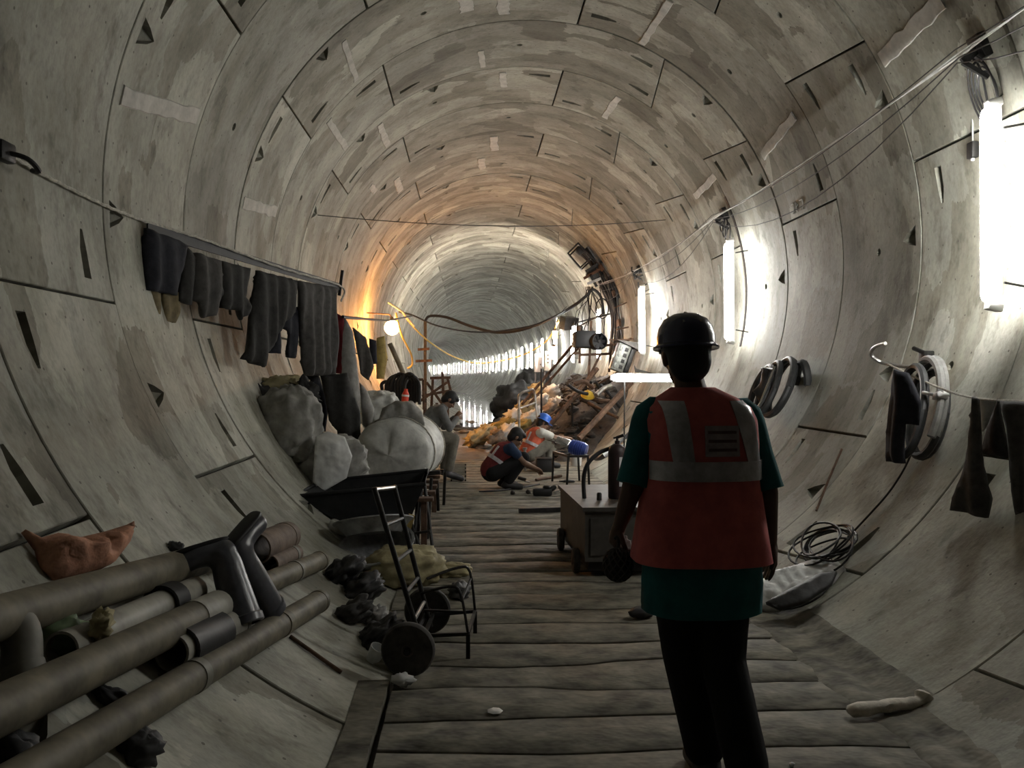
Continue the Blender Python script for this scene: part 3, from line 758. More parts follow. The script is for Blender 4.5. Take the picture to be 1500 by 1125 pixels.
LC = [
 ('jacket', [(213,334),(227,340),(261,352),(269,359),(263,409),(261,433),(212,425)], 'cnavy', 'navy jacket at the near end of the left rail', 0, .03),
 ('cloth', [(215,424),(235,428),(236,470),(225,471),(216,463)], 'ctan', 'tan cloth below the navy jacket, nearer half', -.03, .01),
 ('cloth', [(236,428),(261,428),(260,458),(256,473),(240,471)], 'ctan', 'tan cloth below the navy jacket, farther half', -.03, .01),
 ('rag', [(271,361),(285,378),(283,432),(276,447),(264,441),(265,411)], 'cdark', 'narrow charcoal rag beside the navy jacket', 0, .01),
 ('shorts', [(285,370),(323,382),(325,430),(315,462),(293,466),(289,443),(283,438)], 'cgrey', 'charcoal shorts with a black hem on the left rail', 0, .025),
 ('shorts', [(323,382),(364,393),(360,435),(365,449),(361,462),(351,469),(348,455),(323,451)], 'cdark', 'charcoal shorts next to the long trousers on the left rail', 0, .025),
 ('trousers', [(376,396),(435,411),(429,457),(411,481),(397,507),(384,538),(356,526),(365,491),(375,422)], 'cdark', 'charcoal trousers with one leg trailing towards the camera', 0, .03),
 ('leggings', [(415,450),(439,450),(435,491),(429,525),(420,522),(424,491),(413,478),(407,518),(397,517),(405,486)], 'cnavy', 'small dark leggings hanging between the two pairs of trousers', -.06, .01),
 ('trousers', [(435,411),(493,421),(491,481),(487,550),(448,550),(443,491)], 'cgrey', 'wide charcoal trousers at the far end of the left rail', 0, .03),
]
for nm, poly, m, lb, dp, pf in LC: cloth(nm, poly, P0, ln, m, lb, g, depth=dp, puff=pf)
c = onW(6, 222, R - .03)
t = thing('wall_hook', onW(6, 222), 'dark hook tied with cord on the left wall at the picture edge', 'hook')
MB().bevbox(c, (.05, .12, .09), .012).part('plate', 'dsteel', t)
MB().tube(smooth_path([c, c + Vector((.08, .04, -.02)), c + Vector((.10, .1, -.06)), c + Vector((.05, .14, -.05))]), .012, 7).part('hook', 'dsteel', t)
# ---- second line from the rail end to the lamp bracket
Q1 = atY(566, 470, 13.5)
MB().tube([P1 + Vector((.02, .1, -.3)), atY(508, 465, 8.9), Q1, atY(604, 463, 16.6)], .016, 8).solo('clothes_rail', 'dsteel', 'thin dark rod running from the rail end towards the work lamp', 'rail')
l2 = Q1 - P1; n2 = Vector((.45, -.9, 0)).normalized()
g2 = 'clothes bunched beyond the left rail'
def c2(nm, poly, m, lb, Y, **k):
    b = atY(poly[0][0], poly[0][1], Y); return cloth(nm, poly, b, n2, m, lb, g2, **k)
c2('cloth', [(493,459),(504,466),(511,523),(504,547),(489,547)], 'cred', 'dark red cloth hanging at the rail end', 8.9)
c2('cloth', [(505,465),(517,487),(529,577),(528,630),(503,640),(501,520)], 'cpale', 'thin pale grey cloth hanging beside the red cloth', 8.75, thick=.008, puff=.01)
c2('shirt', [(517,480),(536,494),(547,537),(539,557),(528,547)], 'cgrey', 'ragged grey shirt on the rod beyond the red cloth', 10.2)
c2('cloth', [(541,496),(551,499),(552,533),(544,534)], 'cnavy', 'small navy cloth hanging just before the work lamp', 11.6)
c2('cloth', [(552,495),(563,492),(568,523),(563,555),(552,555)], 'cyel', 'dull yellow cloth hanging under the work lamp', 12.3)
c2('jacket', [(446,550),(467,550),(480,595),(476,632),(458,630),(457,590),(444,565)], 'cnavy', 'navy jacket with striped cuff hanging over the grey sack', 8.3, puff=.04)
c2('jacket', [(469,550),(508,546),(527,605),(527,657),(499,670),(495,631),(482,616)], 'cdark', 'long dark jacket hanging in front of the white bundle', 8.2, puff=.05)
c2('cloth', [(527,561),(538,573),(549,599),(542,635),(531,622)], 'cpale', 'pale grey sleeve of cloth hanging left of the white bundle', 8.6, puff=.02)
# ---- right clothesline
H = onW(1300, 533, R - .14)
W1 = onW(1357, 524, R - .06)
W2 = onW(1540, 590, R - .28)
g3 = 'clothes on the right line'
rn = Vector((-.95, -.3, 0)).normalized()
rl = [H, onW(1405, 578, R - .30), W2, W2 + (W2 - onW(1405, 578, R - .30)) * 1.5]
MB().tube(smooth_path(rl, 8), .007, 6).solo('rope', 'rope', 'pale thin rope sagging along the right wall', 'rope')
t = thing('hose_hook', onW(1300, 533), 'curled steel hook rod holding the hose on the right wall', 'hook')
MB().tube(smooth_path([onW(1297, 503, R - .32), onW(1282, 508, R - .30), onW(1276, 518, R - .25), onW(1284, 527, R - .2), H, onW(1340, 537, R - .1), W1]), .014, 8).part('rod', 'steel', t)
MB().bevbox(W1, (.07, .10, .10), .01).tube([W1 + Vector((-.04, -.06, .03)), W1 + Vector((-.05, .08, .07))], .016, 8).part('clamp', 'dsteel', t)
def rc(nm, poly, m, lb, r, **k):
    b = onW(poly[0][0], poly[0][1], r); return cloth(nm, poly, b, rn, m, lb, g3, **k)
rc('cloth', [(1311,541),(1330,547),(1345,592),(1342,623),(1327,621),(1326,679),(1298,676),(1302,587),(1305,557)], 'cnavy', 'navy cloth draped over the hook rod on the right wall', R - .52, puff=.02)
rc('trousers', [(1426,581),(1434,585),(1442,683),(1449,731),(1445,759),(1398,747),(1410,693),(1421,613)], 'cgrey', 'narrow grey trouser leg hanging from the right line', R - .42, puff=.03)
rc('cloth', [(1463,584),(1471,613),(1482,672),(1437,664),(1445,629)], 'cdark', 'short charcoal cloth pegged in a point on the right line', R - .30, puff=.02)
rc('cloth', [(1432,582),(1463,586),(1447,625),(1440,632)], 'cpale', 'pale grey scrap of cloth between the two pegs of the right line', R - .30, thick=.01, puff=.005)
rc('trousers', [(1467,587),(1540,590),(1545,800),(1496,790),(1482,677),(1479,629)], 'cgrey', 'grey trousers at the right edge of the picture', R - .34, puff=.03)
# ---- hose loops on the hook
def loops(c, u, v, rads, r, n=26):
    mb = MB()
    for i, (a, b, off) in enumerate(rads):
        mb.tube([c + off + u * a * math.cos(2 * PI * k / n) + v * b * math.sin(2 * PI * k / n) for k in range(n + 1)], r, 8, False)
    return mb
top, bot = onW(1368, 530, R - .15), onW(1345, 668, R - .12)
vv = (top - bot) / 2; uu = Vector((0, 1, 0))
cc = (top + bot) / 2
t = thing('coiled_hose', bot, 'grey coiled hose hanging from the hook on the right wall', 'hose')
loops(cc, uu * -.2, vv, [(1, 1, Vector((0, 0, 0)))], .026).part('hose_loop', 'hosedk', t)
for dd_, ee_ in ((0, 1.0), (.06, 1.12)): MB().tube([cc + Vector((-dd_, -dd_ * .6, .012)) + uu * -.2 * ee_ * math.cos(a_ * PI / 20) + vv * 1.02 * math.sin(a_ * PI / 20) for a_ in range(-4, 13)], .0275, 8).part('pale_hose', 'hosegrey', t)
loops(cc, uu * -.19, vv, [(.95, .96, Vector((-.1, .04, -.02))), (1.05, .9, Vector((.04, .05, -.04)))], .028).part('hose_loop', 'hosedk', t)
tp = onW(1378, 580, R - .22); MB().ball(tp, (.05, .05, .03), amp=.5, freq=4).tube([tp, tp + Vector((-.05, .12, .02))], .012, 6).part('tie', 'white', t)
# ---- hose and bag on the farther hook
c1 = onW(1145, 560, R - .16); top, bot = onW(1160, 528, R - .12), onW(1130, 606, R - .14); vv = (top - bot) / 2
t = thing('coiled_hose', bot, 'black coiled hose with a bag on the right wall beside the worker shoulder', 'hose')
loops((top + bot) / 2, Vector((0, -.22, 0)), vv, [(1, 1, Vector((0, 0, 0))), (1.15, 1.05, Vector((-.05, -.05, 0))), (.8, 1, Vector((-.1, .1, -.02))), (.9, .95, Vector((-.14, .2, -.05))), (1.1, .9, Vector((-.1, .28, -.03)))], .032).part('hose_loop', 'hosedk', t)
ht = onW(1183, 524, R - .1)
MB().tube([onW(1175, 527, R - .1) + Vector((0, -.14 * math.cos(k * PI / 14), .22 * math.sin(k * PI / 14) - .25)) for k in range(15)], .04, 8).part('hose_loop', 'hosedk', t)
cloth('bag', [(1118,538),(1134,542),(1128,590),(1124,598),(1112,590),(1103,572),(1112,562)], onW(1120, 560, R - .3), Vector((-.7, -.7, 0)), 'sackd', '', None, puff=.03, parent=t)
MB().tube([onW(1116, 540, R - .3), onW(1136, 542, R - .34)], .014, 8).part('handle_rod', 'dsteel', t)
MB().tube([onW(1135, 537, R - .36), onW(1112, 595, R - .36)], .010, 8).part('bright_rod', 'chrome', t)
# ================================================================ pipes stacked on the left
def lay(p0, p1, rad, ext0=0.0, ext1=0.0, lift=0.0):
    a, b = onW(*p0, R - rad - lift), onW(*p1, R - rad - lift); d = (b - a).normalized()
    return a - d * ext0, b + d * ext1, d
def pipe_thing(name, p0, p1, rad, m, label, ext0=0, ext1=0, lift=0, collar=None, sleeve=None):
    a, b, d = lay(p0, p1, rad, ext0, ext1, lift)
    t = thing(name, a, label, 'pipe', 'pipes stacked on the left')
    MB().pipe(a, b, rad, .009, 24).part('barrel', m, t)
    L = (b - a).length
    if collar:
        for f0, f1, r2, cm in collar: MB().pipe(b - d * f0, b - d * f1, r2, .012, 24).part('collar', cm, t)
    return a, b, d
pipe_thing('long_pipe', (0, 905), (322, 812), .068, 'pipe', 'thick brown pipe topmost on the left, under the orange sack', 1.2, 0.1, .03, [(.03, -.02, .072, 'pipe')])
pipe_thing('long_pipe', (0, 1040), (312, 892), .066, 'pipe', 'long brown pipe with a pale end, middle of the stack', 1.2, 0.02, .05, [(.22, -.03, .070, 'pipepale')])
pipe_thing('long_pipe', (60, 1125), (462, 884), .060, 'pipe', 'lowest long brown pipe reaching nearest the plank floor', .35, 0.05, .0, [(.62, .56, .064, 'pipe'), (.02, -.02, .063, 'pipe'), (1.55, 1.50, .064, 'pipe2')])
pipe_thing('short_pipe', (150, 925), (282, 866), .058, 'pipepale', 'short pale pipe with a dark coupling between the upper pipes', 0.25, 0.02, .02, [(.33, .22, .078, 'rubber')])
pipe_thing('short_pipe', (270, 948), (345, 912), .066, 'pipepale', 'short pale pipe with a wide black rubber sleeve', 0.1, 0.02, .02, [(.55, .22, .086, 'rubber'), (.04, .01, .070, 'pipe2')])
pipe_thing('short_pipe', (372, 862), (464, 823), .058, 'pipe', 'brown pipe end sticking out past the rubber boots', 0.4, 0.05, .0, [(.50, .46, .062, 'pipe2'), (.02, -.02, .061, 'pipe')])
pipe_thing('short_pipe', (378, 803), (418, 786), .088, 'rustp', 'short wide rusty pipe with its black mouth facing the camera', 0.05, 0.03, .0, [(.09, .05, .091, 'rustp')])
pipe_thing('short_pipe', (398, 826), (430, 811), .055, 'rustp', 'small rusty pipe just below the wide black mouthed pipe', 0.05, 0.02, .0, [(.10, .06, .058, 'pipe2')])
# wide grey pipe bend at the left edge
a = onW(14, 905, R - .10); b = onW(32, 985, R - .05)
t = thing('pipe_bend', b, 'grey pipe bend turned down at the left edge of the picture', 'pipe')
MB().tube(smooth_path([a + Vector((-.04, -.10, .03)), a + Vector((-.01, -.03, .01)), a + Vector((.03, .0, -.04)), b], 6), .055, 18).part('barrel', 'pipe2', t)
MB().lathe([(.058, -.02), (.064, -.02), (.064, .02), (.058, .02)], b, (b - a), 20).part('collar', 'pipe2', t)
# ---- orange sack
c = onW(125, 812, R - .07); u = (onW(190, 775, R - .05) - onW(60, 825, R - .07)); 
def crumple(poly, base, nrm, m, name, label, cat, thick=.02, amp=.05, group=None, freq=9):
    nrm = Vector(nrm).normalized()
    ux = Vector((0, 0, 1)).cross(nrm).normalized() if abs(nrm.z) < .95 else Vector((1, 0, 0)); uz = nrm.cross(ux)
    P3 = [pl(x, y, base, nrm) for x, y in poly]; o = P3[0]
    q = [((p - o).dot(ux), (p - o).dot(uz)) for p in P3]
    if sum(q[i][0] * q[(i + 1) % len(q)][1] - q[(i + 1) % len(q)][0] * q[i][1] for i in range(len(q))) < 0: q = q[::-1]
    sd = sum(ord(ch) for ch in label) % 89
    out = []
    for i in range(len(q)):
        A, B = Vector(q[i]), Vector(q[(i + 1) % len(q)]); n = max(1, int((B - A).length / .03))
        out += [tuple(A.lerp(B, k / n)) for k in range(n)]
    xs = [p[0] for p in out]; ys = [p[1] for p in out]; pts = []; st = .022
    y = min(ys)
    while y < max(ys):
        x = min(xs)
        while x < max(xs):
            if inside((x, y), out) and min((x - p[0]) ** 2 + (y - p[1]) ** 2 for p in out) > .00012: pts.append((x, y))
            x += st
        y += st
    ov, tris = tri2d(out, (), pts); vs = []
    def hgt(p):
        ed = min(1.0, min(math.hypot(p.x - b[0], p.y - b[1]) for b in out) / .08)
        rg = 1 - abs(noise.noise(Vector((p.x * freq, p.y * freq * .8, sd)))) * 2
        return amp * ed * (.55 + .8 * rg + .4 * noise.noise(Vector((p.x * 22, p.y * 22, sd + 2))))
    for p in ov: vs.append(o + ux * p.x + uz * p.y + nrm * (hgt(p) + thick * .5))
    for p in ov: vs.append(o + ux * p.x + uz * p.y - nrm * thick * .5)
    N = len(ov); fs = [tuple(t_) for t_ in tris] + [tuple(i + N for i in t_[::-1]) for t_ in tris]; cnt = {}
    for t_ in tris:
        for e0 in ((t_[0], t_[1]), (t_[1], t_[2]), (t_[2], t_[0])): cnt[e0] = 1
    for (A, B) in cnt:
        if (B, A) not in cnt: fs.append((B, A, A + N, B + N))
    mb = MB().add(vs, fs); mb.soft = True
    return mb.solo(name, m, label, cat, group) if name else mb
wn = lambda p: (Vector((0, p.y, ZC)) - p).normalized()
crumple([(34,778),(58,790),(82,783),(112,790),(150,781),(192,768),(188,795),(166,824),(150,832),(104,846),(76,850),(60,832),(54,805)], c, (wn(c) + Vector((.15, -.5, 0))), 'orange', 'sack', 'crumpled orange sack lying on the upper pipe', 'sack', .03, .10, None, 13)
c = onW(92, 930, R - .06)
t = thing('plastic_bag', onW(92, 945), 'dull green plastic bag wedged between the pipes', 'bag')
rt = Matrix.Rotation(.6, 3, 'Z') @ Matrix.Rotation(.3, 3, 'Y')
MB().ball(c, (.10, .06, .06), rt, 20, 14, .35, 3.5, 3).part('body', 'greenbag', t)
MB().ball(c + Vector((.11, .01, .02)), (.035, .05, .05), rt, 14, 10, .9, 5, 5).part('torn_mouth', 'sacky', t)
# dark rags in the pipe stack and on the lining
for (x, y, r3, sd, lb) in ((168, 1024, (.10, .035, .03), 1, 'black rag between the two lowest pipes'), (258, 803, (.04, .03, .03), 2, 'small black lump on the lining above the pipes'), (25, 1100, (.08, .06, .04), 4, 'dark rag at the lower left corner'), (205, 1095, (.07, .06, .05), 5, 'dark lump under the lowest pipe')):
    c = onW(x, y, R - .02); MB().ball(c, r3, Matrix.Rotation(.5, 3, 'Y'), 24, 16, .45, 2.0, sd).solo('rag', 'sackd', lb, 'rag', 'rags among the pipes')
# ---- rubber boots, soles up over the pipes
def boot(top, ank, toe, label):
    t = thing('rubber_boot', top, label, 'boot', 'pair of rubber boots')
    top, ank, toe = Vector(top), Vector(ank), Vector(toe); up = (top - ank).normalized(); d = toe - ank; d = (d - up * d.dot(up)).normalized(); toe = ank + d * .17 - up * .045
    sd = up.cross(d).normalized()
    mb = MB()
    pts = [top, top.lerp(ank, .35), top.lerp(ank, .7), ank, ank + d * .03 - up * .05]
    mb.tube(smooth_path(pts, 4), [.080 - .0012 * i for i in range(17)], 18)
    mb.ball(ank - up * .03, (.062, .062, .066), None, 16, 10)
    mb.chain([ank - up * .045, ank + d * .10 - up * .055, toe], [.058, .052, .046], 14)
    rm = remesh(mb, .008, 5); rm.part('shaft', 'boot', t)
    MB().lathe([(.081, -.02), (.086, -.015), (.086, .015), (.081, .02), (.07, .02), (.07, -.02)], top, up, 20).part('cuff', 'boot', t)
    s = MB(); c0 = ank - up * .098 - d * .03; c1 = toe - up * .042 + d * .02
    m3 = Matrix((d, sd, up)).transposed()
    s.ball((c0 + c1) / 2, ((c1 - c0).length / 2 + .015, .043, .014), m3, 22, 10, p=.6).part('sole', 'rubber', t)
b1t, b1a = onW(357, 910, R - .12), onW(330, 822, R - .24)
boot(b1t, b1a, b1a + Vector((-.16, -.10, -.06)), 'nearer grey rubber boot, shaft pointing down the pipes')
b2t, b2a = onW(392, 892, R - .10), onW(352, 815, R - .26)
boot(b2t, b2a, b2a + Vector((.10, .20, -.03)), 'farther grey rubber boot with its sole turned up')
# loose rods lying on the lining
for (p, q, lb) in (((425, 932), (500, 985), 'dark rod lying on the lining near the trolley wheel'),):
    MB().tube([onW(*p, R - .012), onW(*q, R - .012)], .010, 8).solo('steel_rod', 'rust', lb, 'rod')
# ================================================================ two wheeled cylinder trolley
def V(*a): return Vector(a)
t = thing('hand_trolley', (-.97, 4.45, 0), 'two wheeled steel hand trolley leaning towards the left wall', 'trolley')
rails = []
for yb, (px, py) in ((4.28, (548, 714)), (4.64, (577, 711))):
    top = atY(px, py, yb); bot = V(-.96 if yb < 4.4 else -.93, yb, .17); rails.append((bot, top))
    MB().tube([bot + (bot - top) * .12, bot, top], .014, 10).part('rail', 'dsteel', t)
for f, m in ((.985, 'steel'), (.74, 'dsteel'), (.49, 'dsteel'), (.27, 'dsteel'), (.08, 'steel')):
    MB().tube([a + (b - a) * f for a, b in rails], .011, 8).part('rung', m, t)
ax = [V(-1.0, 4.06, .135), V(-.93, 4.84, .135)]
MB().tube(ax, .012, 8).part('axle', 'dsteel', t)
axd = (ax[1] - ax[0]).normalized()
for c, s in ((ax[0] + axd * .05, 1), (ax[1] - axd * .05, 1)):
    w = MB().lathe([(.105, -.028), (.125, -.026), (.134, -.012), (.134, .012), (.125, .026), (.105, .028)], c, axd, 32).part('wheel', 'tyre', t)
    MB().lathe([(.0, -.030), (.03, -.030), (.032, -.020), (.105, -.016), (.108, .016), (.032, .020), (.03, .03), (0, .03)], c, axd, 32).part('disc', 'disc', w)
    MB().lathe([(0, -.045), (.018, -.045), (.02, -.03), (.02, .03), (.018, .045), (0, .045)], c, axd, 12).part('hub', 'dsteel', w)
e1, e2 = atZ(692, 922, .13), atZ(640, 935, .13)
tray = [V(-.93, 4.34, .13), V(-.70, 4.36, .13), V(-.66, 4.78, .13), V(-.90, 4.72, .13)]
mb = MB()
for i in range(4): mb.bar(tray[i], tray[(i + 1) % 4], .018, .018)
mb.part('toe_frame', 'dsteel', t)
MB().bar(tray[1], V(-.70, 4.36, .0), .022, .022).part('leg', 'dsteel', t)
MB().bar(tray[2], V(-.66, 4.78, .0), .022, .022).part('leg', 'dsteel', t)
h = [V(-.70, 4.36, .13), V(-.74, 4.37, .34), V(-.80, 4.40, .37), V(-.95, 4.42, .33)]
MB().tube(smooth_path(h, 4), .008, 6).part('hoop', 'dsteel', t)
MB().tube(smooth_path([V(-.66, 4.78, .13), V(-.69, 4.77, .36), V(-.76, 4.75, .39), V(-.93, 4.66, .35)], 4), .008, 6).part('hoop', 'dsteel', t)
MB().tube([V(-.735, 4.37, .30), V(-.685, 4.77, .32)], .007, 6).tube([V(-.93, 4.35, .26), V(-.72, 4.38, .24)], .007, 6).part('cross_wire', 'dsteel', t)
# ================================================================ barrow tray, basin, sacks and rags beside it
Yb = 6.6
top = [(432, 727), (622, 708)]; 
A, B = atY(432, 727, Yb - .1), atY(622, 709, Yb - .1); C, D = atY(508, 771, Yb - .05), atY(596, 773, Yb - .05)
w = .62
t = thing('barrow_tray', (-1.4, Yb + .2, 0), 'black steel barrow tray tipped against the left wall', 'barrow')
A2, B2, C2, D2_ = (p + V(0, .60, .04) for p in (A, B, C, D)); C2 += V(.03, -.12, 0); D2_ += V(-.03, -.12, 0)
A2.x = max(A2.x, -1.95)
mb = MB().add([A, B, D, C, A2, B2, D2_, C2], [(0, 3, 2, 1), (4, 5, 6, 7), (3, 7, 6, 2), (0, 4, 7, 3), (1, 2, 6, 5)])
i_ = [p.lerp((A + B + C + D + A2 + B2) / 6, .06) for p in (A, B, D, C, A2, B2, D2_, C2)]
mb.add(i_, [(0, 1, 2, 3), (4, 7, 6, 5), (3, 2, 6, 7), (0, 3, 7, 4), (1, 5, 6, 2)]).part('tray', 'barrow', t, False)
MB().tube([A, B, B2, A2, A], .016, 8).part('rim', 'barrow', t)
for q, p in ((D, (-1.16, 6.45)), (D2_, (-1.10, 7.0)), (C2, (-1.32, 7.05)), (C, (-1.36, 6.45))): MB().tube([q, V(p[0], p[1], 0)], .016, 8).part('leg', 'dsteel', t)
# tripod of poles beside the tray
t = thing('trestle_stand', (-1.02, 6.9, 0), 'dark steel trestle stand under the white bundle beside the aisle', 'stand')
for a, b in (((621, 702, 7.3), (634, 806)), ((613, 706, 7.25), (606, 812)), ((632, 700, 7.6), (626, 790)), ((618, 700, 7.3), (611, 806))):
    f = atZ(b[0], b[1], 0); MB().tube([atY(*a), f], .015, 8).part('leg', 'dsteel', t)
Yl = 9.0
for a, b in (((640, 692, 8.9), (642, 748)), ((652, 690, 9.2), (650, 740)), ((560, 700, 8.8), (556, 752))):
    q = atZ(b[0], b[1], 0); MB().tube([atY(*a), V(max(q.x, -1.3), q.y, zl(max(q.x, -1.3)))], .018, 8).part('leg', 'dsteel', t)
MB().bar(atY(525, 700, 8.6), atY(645, 692, 8.6), .05, .04).part('top_beam', 'dsteel', t)
MB().bar(atY(540, 695, 9.1), atY(650, 690, 9.1), .05, .04).part('top_beam', 'dsteel', t)
MB().bar(atY(600, 782, 7.0), atY(630, 778, 7.0), .02, .02).part('brace', 'dsteel', t)
MB().box(atY(600, 765, 6.35), (.05, .02, .12), Matrix.Rotation(.3, 3, 'Y')).solo('tag', 'cyel', 'small yellow tag hanging beside the black tray', 'tag') 
# basin under the tray
c = atY(556, 800, 6.1); c.z = .17
t = thing('basin', c, 'scraped grey basin lying under the black tray', 'basin')
ax_ = V(-.15, -.35, 1)
MB().lathe([(0, 0), (.16, 0), (.22, .04), (.27, .14), (.285, .145), (.285, .155), (.265, .152), (.21, .055), (.15, .015), (0, .012)], c - V(0, 0, .04), ax_, 28).part('bowl', 'basin', t)
MB().lathe([(.18, .10), (.20, .085), (.28, .175), (.30, .18), (.30, .19), (.26, .19), (.18, .115)], c + V(-.04, .06, .06), V(-.1, .3, 1), 28).part('second_rim', 'basin', t)
MB().bevbox(atY(497, 773, 6.35), (.16, .10, .09), .02, Matrix.Rotation(.4, 3, 'Y')).solo('concrete_block', 'sackg', 'pale block wedged between the black tray and the lining', 'block')
# yellow sack and friends
def sack(c, r, rz, m, label, tie=None, seed=0, name='sack', group='sacks on the left', tilt=0, p=.75, floor=0.0, amp=.22):
    t = thing(name, (c[0], c[1], c[2] - r[2]), label, 'sack', group)
    rot = Matrix.Rotation(rz, 3, 'Z') @ Matrix.Rotation(tilt, 3, 'Y')
    MB().ball(c, r, rot, 52, 34, amp, 2.6, seed, p, floor).part('body', m, t)
    if tie:
        e_ = Vector(c) + rot @ Vector((r[0] * tie, 0, 0)); d = rot @ Vector((tie, 0, .1))
        n = 9; mb = MB(); pts = [e_ - d * .06, e_ + d * .03, e_ + d * .06, e_ + d * .13]
        mb.tube(smooth_path(pts, 3), [.07, .06, .045, .03, .024, .022, .024, .034, .046, .055], 12).part('tied_neck', m, t)
    return t
sack((-1.15, 5.95, .13), (.27, .17, .14), .15, 'sacky', 'full yellowish sack lying beside the trolley', None, 3)
sack((-.82, 6.15, .05), (.14, .06, .055), .1, 'sacky', 'small rolled tan bag lying at the edge of the aisle', None, 6)
MB().ball((-.76, 5.6, .045), (.07, .16, .05), None, 14, 10, .6, 3, 8, floor=.006).solo('rag', 'sackd', 'black rag on the planks right of the yellowish sack', 'rag', 'rags by the trolley')
for (x, y, r3, m, sd, lb) in ((500, 838, (.16, .12, .07), 'sackd', 11, 'black rag hanging off the lining beside the yellowish sack'), (530, 862, (.15, .16, .08), 'sackd', 12, 'bunched black sheet between the pipes and the trolley'), (516, 898, (.12, .08, .06), 'cgrey', 13, 'grey crumpled cloth between the pipes and the trolley wheel'),
        (548, 905, (.08, .07, .06), 'cpale', 14, 'pale crumpled paper behind the near trolley wheel'), (553, 930, (.14, .14, .06), 'sackd', 15, 'black cloth on the lining left of the trolley wheels')):
    c = onW(x, y, R - .05); MB().ball(c, r3, Matrix.Rotation(-.5, 3, 'Y'), 34, 24, .5, 2.3, sd).solo('rag', m, lb, 'rag', 'rags by the trolley')
MB().lathe([(.0, 0), (.035, 0), (.045, .085), (.041, .085), (.032, .006), (0, .006)], onW(545, 968, R - .005) , V(.5, -.2, 1), 14).solo('paper_cup', 'plasticw', 'crushed white cup left of the near trolley wheel', 'cup')
MB().ball(atZ(590, 996, .03), (.05, .045, .03), None, 14, 10, .7, 4, 5, floor=.004).solo('paper_scrap', 'plasticw', 'crumpled white paper under the near trolley wheel', 'paper')
c = atZ(725, 1042, .008); MB().lathe([(0, .008), (.012, .009), (.03, .006), (.036, .002), (0, 0)], c, n=7).solo('paper_scrap', 'plasticw', 'small white scrap lying alone on the planks', 'paper')
# ================================================================ big bundles on the left
def wrap(label, c, ax_, rad, L, m, seed, name='wrapped_bundle', folds=.035, fray=True, group='big bundles on the left'):
    c = Vector(c); ax_ = Vector(ax_).normalized(); x = ax_.cross(V(0, 0, 1)).normalized(); z = x.cross(ax_)
    t = thing(name, c - V(0, 0, rad), label, 'bundle', group)
    prof = [(-.56, .0), (-.555, .35), (-.53, .72), (-.48, .93), (-.40, 1.0), (-.2, 1.03), (0, 1.0), (.2, 1.03), (.4, 1.0), (.48, .9), (.53, .6), (.55, 0)]
    vs = []; n = 40
    for s, rr in prof:
        for k in range(n):
            a = 2 * PI * k / n
            q = 1 + folds * noise.noise(V(math.cos(a) * 3, math.sin(a) * 3, s * 2 + seed)) + folds * .6 * noise.noise(V(math.cos(a) * 9, math.sin(a) * 9, s * 3 + seed))
            v = c + ax_ * (s * L + (.05 * noise.noise(V(math.cos(a) * rr * 4, math.sin(a) * rr * 4, seed)) if abs(s) > .47 else 0)) + (x * math.cos(a) + z * math.sin(a) * .9) * rad * rr * q
            vs.append(v)
    fs = [(i * n + k, i * n + (k + 1) % n, (i + 1) * n + (k + 1) % n, (i + 1) * n + k) for i in range(len(prof) - 1) for k in range(n)]
    mb = MB().add(vs, fs); mb.soft = True; mb.part('wrapping', m, t)
    if fray:
        mb = MB(); rg = random.Random(seed)
        for k in range(26):
            a = rg.uniform(PI * 1.1, PI * 1.9); p = c - ax_ * L * .5 + (x * math.cos(a) + z * math.sin(a) * .9) * rad * .98
            mb.tube([p, p + V(rg.uniform(-.02, .02), rg.uniform(-.05, .02), -rg.uniform(.03, .09)), p + V(rg.uniform(-.05, .05), rg.uniform(-.08, .02), -rg.uniform(.08, .16))], [.012, .008, .003], 5)
        mb.part('frayed_edge', m, t)
    for s in ((-.25, .3) if fray else ()):
        MB().tube([c + ax_ * s * L + (x * math.cos(2 * PI * k / 28) + z * math.sin(2 * PI * k / 28) * .9) * rad * 1.05 for k in range(29)], .008, 6, False).part('tie_cord', 'rope', t)
    return t
c = atY(588, 658, 8.55)
wrap('big white woven bundle with a frayed round end facing the camera', c, (.16, 1, .03), .38, .95, 'sackw', 2.3)
crumple([(553,622),(560,600),(578,590),(604,590),(618,603),(622,622),(600,618),(575,615)], atY(588, 612, 8.35), V(.1, -1, .7), 'sackg', 'cloth', 'folded grey cloth lying on top of the white bundle', 'cloth', .05, .10, None, 6)
sack(tuple(atY(556, 602, 9.3)), (.22, .35, .22), .2, 'sackw', 'white sack behind the folded grey cloth', None, 21, floor=None)
c = atY(424, 622, 7.25); sack(tuple(c), (.28, .20, .33), -.3, 'sackg', 'grey woven sack sagging against the left wall', None, 22, floor=None, p=.85)
c = atY(412, 578, 7.75); sack(tuple(c), (.26, .2, .16), -.1, 'sacky', 'yellowish sack perched behind the grey woven sack', None, 23, floor=None, amp=.3)
c = atY(392, 620, 7.55); MB().ball(c, (.20, .2, .36), Matrix.Rotation(-.35, 3, 'Y'), 22, 14, .35, 2.5, 24).solo('rolled_mat', 'sackd', 'black rolled sheet between the grey sack and the lining', 'sheet')
c = atY(447, 576, 7.6); MB().ball(c, (.12, .12, .11), None, 20, 14, .8, 3.5, 25).solo('rag', 'cdark', 'dark knotted rag on top of the yellowish sack', 'rag')
c = atY(484, 685, 7.35); c.z = .68
sack(tuple(c), (.33, .26, .28), .1, 'sackg', 'slumped grey sack under the hanging jackets', None, 26, floor=None, p=.8)
crumple([(462,640),(480,632),(505,640),(516,668),(508,700),(470,722),(458,705)], atY(484, 680, 7.0), V(.2, -1, .25), 'plasticw', 'plastic_sheet', 'creased clear plastic sheet over the slumped grey sack', 'sheet', .012, .03, None, 5)
